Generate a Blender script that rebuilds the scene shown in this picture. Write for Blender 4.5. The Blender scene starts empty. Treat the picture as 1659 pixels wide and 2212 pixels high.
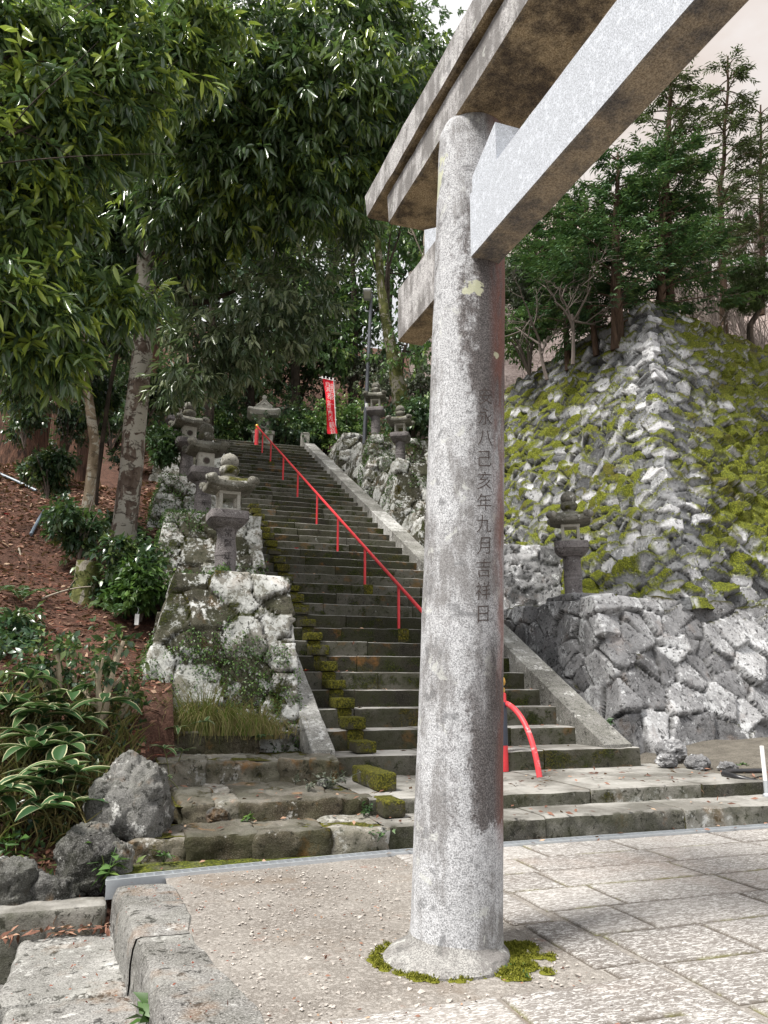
import bpy, math, random
import numpy as np
R = math.radians
random.seed(7); rng = np.random.default_rng(11)
scn = bpy.context.scene
COL = scn.collection

# ------------------------------------------------------------------ frame of the place
# stair frame: x = to the right along the steps (t), y = up the stairs (s); turned 18 degrees about z
AZ = R(18)
CA, SA = math.cos(AZ), math.sin(AZ)
def W(s, t, z=0.0): return (t*CA - s*SA, t*SA + s*CA, z)
def ST(p): return (-p[0]*SA + p[1]*CA, p[0]*CA + p[1]*SA)
# camera
CAM_H = 1.6; PITCH = R(12.8); FPX = 1661.0
def at(px, py, d):
    """point seen at (px,py) of the 1659 x 2212 survey sheet, d metres deep"""
    x = (px-829.5)/FPX; u = (1106-py)/FPX
    return np.array((x*d, (math.cos(PITCH)-u*math.sin(PITCH))*d, CAM_H+(math.sin(PITCH)+u*math.cos(PITCH))*d))

# ------------------------------------------------------------------ numpy noise
def _hash(ix, iy, iz, seed):
    h = (ix*374761393 + iy*668265263 + iz*1274126177 + seed*974711) & 0xffffffff
    h = ((h ^ (h >> 13))*1274126177) & 0xffffffff
    h = ((h ^ (h >> 16))*2246822519) & 0xffffffff
    return ((h ^ (h >> 15)) & 0xffff)/32767.5 - 1.0
def vnoise(P, seed=0):
    P = np.asarray(P, float); i = np.floor(P).astype(np.int64); f = P-i; u = f*f*(3-2*f)
    r = 0
    for dx in (0, 1):
        wx = u[:, 0] if dx else 1-u[:, 0]
        for dy in (0, 1):
            wy = u[:, 1] if dy else 1-u[:, 1]
            for dz in (0, 1):
                wz = u[:, 2] if dz else 1-u[:, 2]
                r = r + wx*wy*wz*_hash(i[:, 0]+dx, i[:, 1]+dy, i[:, 2]+dz, seed)
    return r
def fbm(P, sc=1.0, octv=4, seed=0, gain=.5):
    P = np.asarray(P, float)*sc; a = 1.0; r = 0; tot = 0
    for k in range(octv):
        r = r + a*vnoise(P+17.3*k, seed+k*13); tot += a; a *= gain; P = P*2.03
    return r/tot
def sst(a, b, x):
    x = np.clip((x-a)/(b-a), 0, 1); return x*x*(3-2*x)

# ------------------------------------------------------------------ mesh / object helpers
def fast_mesh(name, V, F, mats, attrs=None, smooth=True, fmat=None, sharp=0):
    V = np.asarray(V, np.float32).reshape(-1, 3)
    me = bpy.data.meshes.new(name)
    me.vertices.add(len(V)); me.vertices.foreach_set("co", V.ravel())
    if isinstance(F, np.ndarray): F = [F]
    ls = []; st = []; tot = []; off = 0
    for A in F:
        A = np.asarray(A, np.int32)
        if A.size == 0: continue
        n, k = A.shape
        ls.append(A.ravel()); st.append(off+np.arange(n)*k); tot.append(np.full(n, k)); off += n*k
    ls = np.concatenate(ls).astype(np.int32); st = np.concatenate(st).astype(np.int32)
    me.loops.add(len(ls)); me.polygons.add(len(st))
    me.loops.foreach_set("vertex_index", ls)
    me.polygons.foreach_set("loop_start", st)
    me.polygons.foreach_set("use_smooth", np.full(len(st), bool(smooth)))
    if not isinstance(mats, (list, tuple)): mats = [mats]
    for m in mats: me.materials.append(m)
    if fmat is not None: me.polygons.foreach_set("material_index", np.asarray(fmat, np.int32))
    for k, v in (attrs or {}).items():
        a = me.attributes.new(k, 'FLOAT', 'POINT'); a.data.foreach_set("value", np.asarray(v, np.float32))
    me.update(calc_edges=True); me.validate()
    if smooth and sharp: me.set_sharp_from_angle(angle=R(sharp))
    return me
class MB:
    """collects shapes, then links them as ONE mesh object"""
    def __init__(s): s.V = []; s.T = []; s.Q = []; s.n = 0; s.A = {}
    def add(s, V, F, attrs=None):
        V = np.asarray(V, float).reshape(-1, 3)
        if isinstance(F, np.ndarray): F = [F]
        for A in F:
            A = np.asarray(A)
            if A.size == 0: continue
            (s.T if A.shape[1] == 3 else s.Q).append(A+s.n)
        for k in set(s.A) | set(attrs or {}):
            s.A.setdefault(k, [np.zeros(s.n)] if s.n else [])
            v = (attrs or {}).get(k, 0.0)
            s.A[k].append(np.broadcast_to(np.asarray(v, float), (len(V),)))
        s.V.append(V); s.n += len(V)
    def data(s):
        V = np.concatenate(s.V); F = []
        if s.T: F.append(np.concatenate(s.T))
        if s.Q: F.append(np.concatenate(s.Q))
        return V, F, {k: np.concatenate(v) for k, v in s.A.items()}
    def build(s, name, mat, parent=None, loc=(0, 0, 0), rz=0, smooth=True, sharp=None):
        V, F, A = s.data()
        if sharp is None: sharp = 38 if len(V) < 9000 and 'tone' not in A else 0
        return link(name, fast_mesh(name, V, F, mat, A, smooth, None, sharp), parent, loc, rz)
def link(name, me, parent=None, loc=(0, 0, 0), rz=0):
    o = bpy.data.objects.new(name, me); COL.objects.link(o)
    o.location = loc; o.rotation_euler = (0, 0, rz)
    if parent: o.parent = parent
    return o
def tag(o, label=None, cat=None, group=None, kind=None):
    if label: o['label'] = label
    if cat: o['category'] = cat
    if group: o['group'] = group
    if kind: o['kind'] = kind
    return o
def thing(name, label, cat, loc=(0, 0, 0), rz=0, group=None):
    return tag(link(name, None, None, loc, rz), label, cat, group)
def shade(o, ang=None):
    return o
def dup(root, loc, rz, label=None, group=None, scale=None):
    r = root.copy(); COL.objects.link(r); r.location = loc; r.rotation_euler = (0, 0, rz)
    if label: r['label'] = label
    if group: r['group'] = group
    if scale: r.scale = (scale,)*3
    for ch in list(root.children):
        c = ch.copy(); COL.objects.link(c); c.parent = r
        for g in ch.children:
            d = g.copy(); COL.objects.link(d); d.parent = c
    return r

# shapes
def quadgrid(nv, nu, closed=False):
    i = np.arange(nv-1)[:, None]; j = np.arange(nu if closed else nu-1)[None, :]
    j2 = (j+1) % nu
    return np.stack([i*nu+j, i*nu+j2, (i+1)*nu+j2, (i+1)*nu+j], -1).reshape(-1, 4)
def box(x0, x1, y0, y1, z0, z1, bev=0.0):
    """box with chamfered edges"""
    if bev <= 0:
        V = [(x, y, z) for z in (z0, z1) for y in (y0, y1) for x in (x0, x1)]
        return np.array(V), np.array([(0, 2, 3, 1), (4, 5, 7, 6), (0, 1, 5, 4), (2, 6, 7, 3), (0, 4, 6, 2), (1, 3, 7, 5)])
    b = bev; rings = []
    def ring(ix, z): return [(x0+ix, y0+b+0*ix, z)]
    def rect(i, z):
        a0, a1, c0, c1 = x0+i, x1-i, y0+i, y1-i; e = b if i == 0 else b*.01
        return [(a0+e, c0, z), (a1-e, c0, z), (a1, c0+e, z), (a1, c1-e, z), (a1-e, c1, z), (a0+e, c1, z), (a0, c1-e, z), (a0, c0+e, z)]
    L = [rect(b, z0), rect(0, z0+b), rect(0, z1-b), rect(b, z1)]
    V = np.array(sum(L, [])); Q = quadgrid(4, 8, True)
    caps = []
    for o, fl in ((0, True), (24, False)):
        idx = list(range(o, o+8))
        if fl: idx = idx[::-1]
        caps += [(idx[0], idx[1], idx[2], idx[7]), (idx[2], idx[3], idx[6], idx[7]), (idx[3], idx[4], idx[5], idx[6])]
    return V, np.concatenate([Q, np.array(caps)])
def tube(P, rad, n=8, cap=True):
    P = np.asarray(P, float); k = len(P); rad = np.broadcast_to(np.asarray(rad, float), (k,))
    T = np.gradient(P, axis=0); T /= np.linalg.norm(T, axis=1)[:, None]+1e-9
    a = np.array((1., 0, 0)) if abs(T[0, 0]) < .8 else np.array((0, 1., 0))
    V = []
    for i in range(k):
        u = a-T[i]*np.dot(a, T[i]); u /= np.linalg.norm(u)+1e-9; a = u; v = np.cross(T[i], u)
        th = np.arange(n)*2*math.pi/n
        V.append(P[i]+rad[i]*(np.cos(th)[:, None]*u+np.sin(th)[:, None]*v))
    V = np.concatenate(V); Q = quadgrid(k, n, True); F = [Q]
    if cap:
        V = np.concatenate([V, P[:1], P[-1:]]); c0 = k*n; c1 = c0+1; j = np.arange(n); j2 = (j+1) % n
        F.append(np.concatenate([np.stack([np.full(n, c0), j2, j], -1), np.stack([np.full(n, c1), (k-1)*n+j, (k-1)*n+j2], -1)]))
    return V, F
def lathe(prof, n=32, cx=0, cy=0, cz=0):
    prof = np.array(prof, float); th = np.arange(n)*2*math.pi/n; k = len(prof)
    V = np.stack([cx+prof[:, :1]*np.cos(th), cy+prof[:, :1]*np.sin(th), cz+np.repeat(prof[:, 1:], n, 1)], -1).reshape(-1, 3)
    F = [quadgrid(k, n, True)]
    V = np.concatenate([V, [[cx, cy, cz+prof[0, 1]], [cx, cy, cz+prof[-1, 1]]]]); j = np.arange(n); j2 = (j+1) % n
    F.append(np.concatenate([np.stack([np.full(n, k*n), j2, j], -1), np.stack([np.full(n, k*n+1), (k-1)*n+j, (k-1)*n+j2], -1)]))
    return V, F
def prism(outline, y0, y1, axis='y'):
    """outline (x,z) polygon (star shaped about its mean) extruded along y"""
    o = np.array(outline, float); n = len(o); c = o.mean(0)
    V = np.concatenate([np.stack([o[:, 0], np.full(n, y), o[:, 1]], -1) for y in (y0, y1)]+[[[c[0], y0, c[1]], [c[0], y1, c[1]]]])
    j = np.arange(n); j2 = (j+1) % n
    return V, [np.stack([j, j2, n+j2, n+j], -1), np.concatenate([np.stack([np.full(n, 2*n), j2, j], -1), np.stack([np.full(n, 2*n+1), n+j, n+j2], -1)])]
def resample(p, n):
    p = np.asarray(p, float); d = np.concatenate([[0], np.cumsum(np.linalg.norm(np.diff(p, axis=0), axis=1))])
    x = np.linspace(0, d[-1], n)
    return np.stack([np.interp(x, d, p[:, k]) for k in range(3)], -1)
def loft(rails, res):
    """surface through rails (each a list of points with matching corners); returns (nv,nu,3)"""
    rails = [np.asarray(r, float) for r in rails]
    k = len(rails[0]); seg = []
    for i in range(k-1):
        L = max(np.linalg.norm(r[i+1]-r[i]) for r in rails); seg.append(max(1, int(math.ceil(L/res))))
    RR = []
    for r in rails:
        pts = [r[:1]]
        for i in range(k-1):
            f = (np.arange(seg[i])+1)/seg[i]; pts.append(r[i]+(r[i+1]-r[i])*f[:, None])
        RR.append(np.concatenate(pts))
    rows = [RR[0][None]]
    for a, b in zip(RR[:-1], RR[1:]):
        L = np.linalg.norm(b-a, axis=1).max(); n = max(1, int(math.ceil(L/res)))
        f = (np.arange(n)+1)/n; rows.append(a[None]+(b-a)[None]*f[:, None, None])
    return np.concatenate(rows)
def gnormals(G, blur=0):
    du = np.gradient(G, axis=1); dv = np.gradient(G, axis=0)
    N = np.cross(du, dv); N /= np.linalg.norm(N, axis=2)[..., None]+1e-9
    for _ in range(blur):
        M = N.copy(); M[1:-1] += N[2:]+N[:-2]; M[:, 1:-1] += N[:, 2:]+N[:, :-2]
        N = M/(np.linalg.norm(M, axis=2)[..., None]+1e-9)
    return N
def worley(P, seeds, sc, pn=2):
    if pn != 2:
        A = (P*sc).astype(np.float32); B = (seeds*sc).astype(np.float32); F1 = np.empty(len(A), np.float32); F2 = F1.copy(); I = np.empty(len(A), np.int32)
        for i in range(0, len(A), 3000):
            d = (np.abs(A[i:i+3000, None]-B[None])**pn).sum(2)**(1/pn); k = d.argmin(1); r = np.arange(len(d)); F1[i:i+3000] = d[r, k]; d[r, k] = 1e9; F2[i:i+3000] = d.min(1); I[i:i+3000] = k
        return F1, F2, I
    A = (P*sc).astype(np.float32); B = (seeds*sc).astype(np.float32)
    F1 = np.empty(len(A), np.float32); F2 = F1.copy(); I = np.empty(len(A), np.int32)
    bb = (B*B).sum(1)
    for i in range(0, len(A), 6000):
        a = A[i:i+6000]; d = (a*a).sum(1)[:, None]+bb-2*a@B.T
        k = d.argmin(1); r = np.arange(len(a)); F1[i:i+6000] = np.sqrt(np.maximum(d[r, k], 0)); d[r, k] = 1e9
        F2[i:i+6000] = np.sqrt(np.maximum(d.min(1), 0)); I[i:i+6000] = k
    return F1, F2, I
def rubble(G, size, depth, seed=0, sc=(1, 1, 1.5), gapw=.10, tilt=.35, rough=.02, lift=.5, flipn=False, moss=0.0, mossz=.5, mosslift=.05, warp=.12, blur=2, calm=None, mossbias=None, pn=2, facet=.25, mossid=0.0):
    nv, nu = G.shape[:2]; P = G.reshape(-1, 3); N = gnormals(G, blur).reshape(-1, 3)
    if flipn: N = -N
    du = np.linalg.norm(np.gradient(G, axis=1), axis=2)*np.linalg.norm(np.gradient(G, axis=0), axis=2)
    area = du.sum(); pr = (du/area).ravel(); r = np.random.default_rng(seed)
    n = max(3, int(area/size**2)); sc = np.asarray(sc, float)
    seeds = P[r.choice(len(P), n, replace=False, p=pr)]
    sub = P[r.choice(len(P), min(len(P), n*40), replace=False, p=pr)]
    for _ in range(2):
        _, _, I = worley(sub, seeds, sc, pn); c = np.bincount(I, minlength=n).astype(float)
        ns = np.stack([np.bincount(I, sub[:, k], n) for k in range(3)], -1)/np.maximum(c, 1)[:, None]
        seeds = np.where(c[:, None] > 0, ns, seeds)
    Pw = P+np.stack([fbm(P, 1.3/size*.5, 3, seed+k*7) for k in range(3)], -1)*size*warp*2
    F1, F2, I = worley(Pw, seeds, sc, pn)
    e = (F2-F1)/size
    h = sst(0.0, gapw, e)
    tv = r.normal(0, 1, (n, 3))*tilt; rl = r.uniform(-1, 1, n)
    tl = np.clip(((P-seeds[I])*tv[I]).sum(1), -depth*.9, depth*.9)
    disp = depth*(h-1)+h*(tl+rl[I]*depth*lift*.6)+rough*fbm(P, 3.2/size*.5, 4, seed+5)*(0.4+h)
    # crisp facets
    disp += h*depth*facet*np.abs(fbm(P, 1.6/size, 2, seed+77))
    if calm is not None:
        cm = .60*calm(P); disp = disp*(1-cm)+cm*(disp.mean()+.25*(disp-disp.mean()))
    D = P+N*disp[:, None]
    N2 = gnormals(D.reshape(nv, nu, 3)).reshape(-1, 3)
    if flipn: N2 = -N2
    mo = np.zeros(len(P))
    if moss:
        q = fbm(P, .55, 4, seed+31)*.9+fbm(P, 2.4, 3, seed+37)*.55+(N2[:, 2]-mossz)*1.1+(moss-.5)*1.6
        if mossid: q = q+mossid*r.uniform(-1, 1, n)[I]
        if mossbias is not None: q = q+mossbias(P)
        if calm is not None: q = q-.45*calm(P)
        mo = sst(.0, .35, q)
        D = D+(N*.5+np.array((0, 0, .6)))*(mo*mosslift*(.7+.6*fbm(P, 9, 2, seed+3)))[:, None]
    return D, quadgrid(nv, nu) if not flipn else quadgrid(nv, nu)[:, ::-1], {'gap': 1-h, 'sid': (rl[I]+1)/2, 'moss': mo}

# leaves: five points, four faces, folded along the midrib and drooping at the tip
def leaf_arrays(C, D, L, wd, tone, fold=.18, droop=.25, seed=0, edge=False):
    r = np.random.default_rng(seed); n = len(C)
    D = D/(np.linalg.norm(D, axis=1)[:, None]+1e-9)
    up = np.stack([r.normal(0, .55, n), r.normal(0, .55, n), np.ones(n)], -1)
    sd = np.cross(D, up); sd /= np.linalg.norm(sd, axis=1)[:, None]+1e-9
    nn = np.cross(sd, D)
    L = np.broadcast_to(L, (n,))[:, None]; wd = np.broadcast_to(wd, (n,))[:, None]
    b = C; m = C+D*L*.48+nn*L*(-fold*.22); tip = C+D*L-nn*L*droop
    l = C+D*L*.42+sd*wd+nn*L*.03; q = C+D*L*.42-sd*wd+nn*L*.03
    V = np.stack([b, l, m, q, tip], 1).reshape(-1, 3); o = np.arange(n)[:, None]*5
    F = np.concatenate([o+np.array([0, 2, 1]), o+np.array([0, 3, 2]), o+np.array([1, 2, 4]), o+np.array([2, 3, 4])])
    return V, F, {'tone': np.repeat(np.broadcast_to(tone, (n,)), 5)}
def unit(n, r):
    v = r.normal(0, 1, (n, 3)); return v/np.linalg.norm(v, axis=1)[:, None]
def leaf_fine(C, D, L, wd, tone, fold=.25, droop=.22, seed=0):
    r = np.random.default_rng(seed); n = len(C); D = D/(np.linalg.norm(D, axis=1)[:, None]+1e-9)
    up = np.stack([r.normal(0, .6, n), r.normal(0, .6, n), np.ones(n)], -1); sd = np.cross(D, up); sd /= np.linalg.norm(sd, axis=1)[:, None]+1e-9; nn = np.cross(sd, D)
    L = np.broadcast_to(L, (n,))[:, None]; wd = np.broadcast_to(wd, (n,))[:, None]; dr = droop*r.uniform(.3, 1.6, (n, 1))
    def pt(f, w, h): return C+D*L*f+sd*wd*w+nn*(wd*h-L*dr*f*f)
    V = np.stack([pt(0, 0, 0), pt(.27, .82, .35), pt(.27, 0, -fold), pt(.27, -.82, .35), pt(.60, .86, .35), pt(.60, 0, -fold), pt(.60, -.86, .35), pt(1, 0, 0)], 1).reshape(-1, 3); o = np.arange(n)[:, None]*8
    T = np.concatenate([o+np.array(q) for q in ((0, 2, 1), (0, 3, 2), (4, 5, 7), (5, 6, 7))]); Q = np.concatenate([o+np.array(q) for q in ((1, 2, 5, 4), (2, 3, 6, 5))])
    return V, [T, Q], {'tone': np.repeat(np.broadcast_to(tone, (n,)), 8)}
def crown(blobs, n_spray, per, L, wd, seed, down=.6, spread=.30, tone=(0.2, .8), shell=.55, flat=1.0, young=0.0, minz=None, fine=False):
    """blobs: (center, (rx,ry,rz)) clumps; sprays of leaves on short twigs through each clump's volume"""
    r = np.random.default_rng(seed); CC = []; DD = []; TT = []; TW = MB()
    w = np.array([b[1][0]*b[1][1]*b[1][2] for b in blobs])**.72; w /= w.sum()
    for (c, rad), k in zip(blobs, np.maximum(3, (w*n_spray).astype(int))):
        u = unit(k, r); rr = (shell+(1-shell)*r.random(k))[:, None]*np.where(r.random(k) < .8, 1, .5)[:, None]
        p = np.asarray(c)+u*rr*np.asarray(rad)*(1+.25*r.normal(0, 1, (k, 1)))
        ax = u*np.array((.9, .9, .5*flat))+r.normal(0, .35, (k, 3)); ax[:, 2] -= down*.6; ax /= np.linalg.norm(ax, axis=1)[:, None]
        bt = r.uniform(tone[0], tone[1], k)
        if young: bt = np.where(r.random(k) < young*(.3+.7*(u[:, 2] > -.1)), r.uniform(.85, 1.0, k), bt)
        for j in range(per):
            f = (j+.5)/per; ang = j*2.4+r.random(k)*.8
            side = np.cross(ax, unit(k, r)); side /= np.linalg.norm(side, axis=1)[:, None]+1e-9
            CC.append(p+ax*(f*spread)[..., None] if np.ndim(f) else p+ax*f*spread+side*.02)
            d = ax*.55+side*.9; d[:, 2] -= down; DD.append(d); TT.append(np.clip(bt+r.normal(0, .09, k), 0, 1))
    C = np.concatenate(CC); D = np.concatenate(DD); T = np.concatenate(TT); n = len(C)
    if minz is not None:
        k = C[:, 2] > minz; C, D, T = C[k], D[k], T[k]; n = len(C)
    Ls = L*r.uniform(.65, 1.2, n)
    return (leaf_fine if fine else leaf_arrays)(C, D, Ls, wd*Ls/L, T, seed=seed+1)
def bez(p0, p1, p2, n=8):
    f = np.linspace(0, 1, n)[:, None]; p0, p1, p2 = map(np.asarray, (p0, p1, p2))
    return (1-f)**2*p0+2*f*(1-f)*p1+f*f*p2
def wobble(P, a, seed):
    P = np.asarray(P, float); q = P.copy(); w = np.linspace(0, 1, len(P))[:, None]
    for k in range(3): q[:, k] += a*vnoise(P*.9+31*k+seed*3.7, seed)*np.minimum(1, 3*w[:, 0])
    return q
def bark_tube(P, rad, n=14, amp=.06, seed=0, ridges=0):
    V, F = tube(P, rad, n); P = np.asarray(P)
    c = P[np.argmin(((V[:, None]-P[None])**2).sum(2), 1)]
    d = V-c; k = 1+amp*fbm(V, 3.0, 3, seed)
    if ridges: k = k+.06*np.abs(vnoise(np.stack([np.arctan2(d[:, 1], d[:, 0])*ridges, V[:, 2]*.5, V[:, 0]*0], -1), seed))
    V = c+d*k[:, None]
    return V, F

exec_blocks = []
# ------------------------------------------------------------------ materials
class NT:
    def __init__(s, name):
        s.m = bpy.data.materials.new(name); s.m.use_nodes = True; s.t = s.m.node_tree; s.t.nodes.clear()
        s.out = s.t.nodes.new('ShaderNodeOutputMaterial'); s.b = s.t.nodes.new('ShaderNodeBsdfPrincipled')
        s.t.links.new(s.b.outputs[0], s.out.inputs[0])
    def n(s, typ, **kw):
        d = s.t.nodes.new('ShaderNode'+typ)
        for k, v in kw.items(): setattr(d, k, v)
        return d
    def put(s, sock, v):
        if v is None: return
        if hasattr(v, 'is_linked') or hasattr(v, 'links'): s.t.links.new(v, sock)
        elif isinstance(v, (tuple, list)) and len(v) == 3 and sock.type == 'RGBA': sock.default_value = (*v, 1)
        else: sock.default_value = v
    def math(s, op, a, b=None, c=None, clamp=False):
        d = s.n('Math', operation=op, use_clamp=clamp)
        for i, v in enumerate((a, b, c)): s.put(d.inputs[i], v)
        return d.outputs[0]
    def mix(s, f, a, b, blend='MIX'):
        d = s.n('Mix', data_type='RGBA', blend_type=blend)
        s.put(d.inputs[0], f); s.put(d.inputs[6], a); s.put(d.inputs[7], b); return d.outputs[2]
    def coord(s, rand=True, scale=None):
        c = s.n('TexCoord').outputs['Object']
        if rand:
            o = s.n('ObjectInfo').outputs['Random']; a = s.n('VectorMath', operation='MULTIPLY_ADD')
            k = s.n('CombineXYZ')
            for i in range(3): s.put(k.inputs[i], s.math('MULTIPLY', o, 31.7+11*i))
            v = s.n('VectorMath', operation='ADD'); s.put(v.inputs[0], c); s.put(v.inputs[1], k.outputs[0]); c = v.outputs[0]
        if scale: 
            v = s.n('VectorMath', operation='MULTIPLY'); s.put(v.inputs[0], c); v.inputs[1].default_value = scale; c = v.outputs[0]
        return c
    def noise(s, co, sc, det=5, rough=.55, dist=0):
        d = s.n('TexNoise'); s.put(d.inputs['Vector'], co); d.inputs['Scale'].default_value = sc
        d.inputs['Detail'].default_value = det; d.inputs['Roughness'].default_value = rough; d.inputs['Distortion'].default_value = dist
        return d.outputs[0]
    def vor(s, co, sc, feat='F1', out=0):
        d = s.n('TexVoronoi', feature=feat); s.put(d.inputs['Vector'], co); d.inputs['Scale'].default_value = sc; return d.outputs[out]
    def attr(s, name):
        return s.n('Attribute', attribute_name=name).outputs['Fac']
    def mr(s, v, a, b, c=0., d=1., smooth=True):
        k = s.n('MapRange', interpolation_type='SMOOTHSTEP' if smooth else 'LINEAR'); s.put(k.inputs[0], v)
        for i, x in enumerate((a, b, c, d)): k.inputs[1+i].default_value = x
        return k.outputs[0]
    def ramp(s, v, stops):
        d = s.n('ValToRGB'); s.put(d.inputs[0], v); e = d.color_ramp.elements
        while len(e) < len(stops): e.new(.5)
        for x, (p, c) in zip(e, stops): x.position = p; x.color = (*c, 1)
        return d.outputs[0]
    def nz(s):
        g = s.n('NewGeometry').outputs['Normal']; x = s.n('SeparateXYZ'); s.put(x.inputs[0], g); return x.outputs[2]
    def xyz(s, co):
        x = s.n('SeparateXYZ'); s.put(x.inputs[0], co); return x.outputs
    def bump(s, h, st=.5, dist=.02):
        d = s.n('Bump'); s.put(d.inputs['Height'], h); d.inputs['Strength'].default_value = st; d.inputs['Distance'].default_value = dist
        s.t.links.new(d.outputs[0], s.b.inputs['Normal'])
    def fin(s, col, rough=.85, spec=.3, metal=0.0, **kw):
        s.put(s.b.inputs['Base Color'], col); s.put(s.b.inputs['Roughness'], rough); s.b.inputs['Specular IOR Level'].default_value = spec
        s.put(s.b.inputs['Metallic'], metal)
        for k, v in kw.items(): s.put(s.b.inputs[k], v)
        return s.m

MOSS1, MOSS2, MOSSB = (.23, .245, .020), (.10, .135, .014), (.15, .115, .020)
def stone_mat(name, dark, mid, light, lichen=.5, lcol=(.62, .63, .62), mossauto=None, mossnz=1.0, mossc=(MOSS1, MOSS2), spots=.5, speck=.25, sc=1.0, bump=.6, sidk=.4, dirt=(.028, .022, .014), orange=0.0, greenwash=0.0, topwear=0.0, rough=.9, bdist=.03):
    t = NT(name); co = t.coord(); sid = t.attr('sid'); gap = t.attr('gap')
    big = t.noise(co, 1.3*sc, 7, .62); fine = t.noise(co, 14*sc, 6, .7); v = t.math('ADD', big, t.math('MULTIPLY', t.math('SUBTRACT', sid, .5), sidk))
    v = t.math('ADD', t.math('MULTIPLY', v, .75), t.math('MULTIPLY', fine, .3))
    col = t.ramp(v, [(.30, dark), (.5, mid), (.70, light)])
    sp = t.noise(co, 85*sc, 2, .8)
    col = t.mix(t.math('MULTIPLY', t.mr(sp, .5, .68), speck), col, tuple(min(1, x*2.1+.1) for x in mid))
    col = t.mix(t.math('MULTIPLY', t.mr(sp, .46, .30), speck*1.4), col, tuple(x*.28 for x in dark))
    # pale lichen crusts
    lm = t.noise(co, 3.1*sc, 9, .68, .4); lm2 = t.noise(co, 15*sc, 6, .72)
    lmask = t.mr(t.math('ADD', t.math('ADD', t.math('MULTIPLY', lm, .62), t.math('MULTIPLY', lm2, .40)), t.math('MULTIPLY', t.math('SUBTRACT', sid, .5), .09)), .60-.17*lichen, .65-.17*lichen)
    col = t.mix(t.math('MULTIPLY', lmask, .85), col, t.mix(fine, tuple(x*.72 for x in lcol), lcol))
    # black lichen spots
    sm = t.noise(co, 11*sc, 6, .75, .5)
    col = t.mix(t.math('MULTIPLY', t.mr(sm, .62-.06*spots, .66-.05*spots), .8), col, tuple(x*.22 for x in dark))
    if orange:
        om = t.noise(co, 2.3, 5, .6); col = t.mix(t.math('MULTIPLY', t.mr(om, .56, .70), orange), col, (.24, .105, .02))
    if greenwash:
        gm = t.noise(co, 1.7, 6, .7); col = t.mix(t.math('MULTIPLY', t.mr(gm, .36, .62), greenwash), col, (.030, .034, .012))
    if topwear:
        col = t.mix(t.math('MULTIPLY', t.mr(t.nz(), .45, .9), topwear), col, t.mix(t.mr(big, .38, .62), (.15, .143, .13), (.36, .35, .33)))
    col = t.mix(t.math('MULTIPLY', gap, .85), col, dirt)
    ms = t.attr('moss'); mf = t.noise(co, 38, 4, .75); mg = t.noise(co, 3.5, 4, .6)
    if mossauto is not None:
        q = t.math('ADD', t.math('MULTIPLY', t.math('SUBTRACT', t.noise(co, 1.9*sc, 7, .66), .5), 3.2), t.math('MULTIPLY', t.nz(), mossnz))
        q = t.math('ADD', q, t.math('ADD', t.math('MULTIPLY', gap, .5), mossauto)); q = t.math('ADD', q, t.math('MULTIPLY', t.math('SUBTRACT', mf, .5), .5))
        ms = t.math('MAXIMUM', ms, t.mr(q, .25, .6))
    mc = t.mix(mg, mossc[0], mossc[1]); mc = t.mix(t.mr(t.noise(co, 1.1, 4, .6), .52, .7), mc, MOSSB)
    mc = t.mix(t.mr(mf, .38, .7), tuple(x*.22 for x in mossc[1]), mc)
    col = t.mix(ms, col, mc)
    h = t.math('ADD', t.math('MULTIPLY', fine, .6), t.math('ADD', t.math('MULTIPLY', big, .8), t.math('MULTIPLY', t.math('MULTIPLY', mf, ms), 1.1)))
    h = t.math('ADD', h, t.math('MULTIPLY', sp, .18)); t.bump(h, bump, bdist)
    return t.fin(col, rough, .25)
M = {}
M['castle'] = stone_mat('weathered_wall_stone', (.050, .051, .053), (.185, .19, .196), (.40, .40, .41), .24, lcol=(.60, .61, .62), spots=1.0, mossauto=-1.0, mossnz=.9, sidk=.6, bump=.8, bdist=.05, speck=.15, dirt=(.016, .014, .010), mossc=((.36, .37, .028), (.15, .19, .02)))
M['retain'] = stone_mat('grey_rubble_stone', (.06, .059, .06), (.20, .20, .205), (.40, .40, .405), .34, lcol=(.66, .67, .68), spots=1.2, mossauto=-.9, mossnz=.7, sidk=.35, bump=.9, bdist=.06, dirt=(.016, .014, .010), mossc=((.17, .16, .016), (.06, .07, .010)), orange=.12)
M['left'] = stone_mat('mossy_lichen_stone', (.030, .027, .018), (.10, .092, .070), (.25, .24, .215), .60, lcol=(.72, .73, .71), spots=1.1, mossauto=-.02, mossnz=.30, sidk=.9, bump=.9, greenwash=.5, mossc=((.085, .095, .010), (.030, .040, .006)), bdist=.04, orange=.2)
M['step'] = stone_mat('mossy_step_stone', (.018, .016, .011), (.040, .036, .026), (.095, .09, .075), -.5, spots=.9, mossauto=.22, mossnz=-.85, greenwash=.55, orange=.5, topwear=.95, bump=.8, mossc=((.075, .088, .009), (.024, .034, .005)), sidk=.8)
M['block'] = stone_mat('dark_mossy_block', (.035, .030, .020), (.065, .056, .038), (.12, .11, .09), -.4, spots=.4, mossauto=.55, mossnz=.8, greenwash=.6, bump=.9, mossc=((.24, .21, .016), (.10, .11, .012)))
M['kerb'] = stone_mat('rough_kerb_stone', (.06, .056, .052), (.175, .17, .162), (.33, .325, .31), .12, lcol=(.55, .55, .53), spots=1.0, mossauto=-1.15, mossnz=-.5, speck=.6, bump=.9, orange=.25, greenwash=.22, bdist=.03, sidk=.2)
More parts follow.
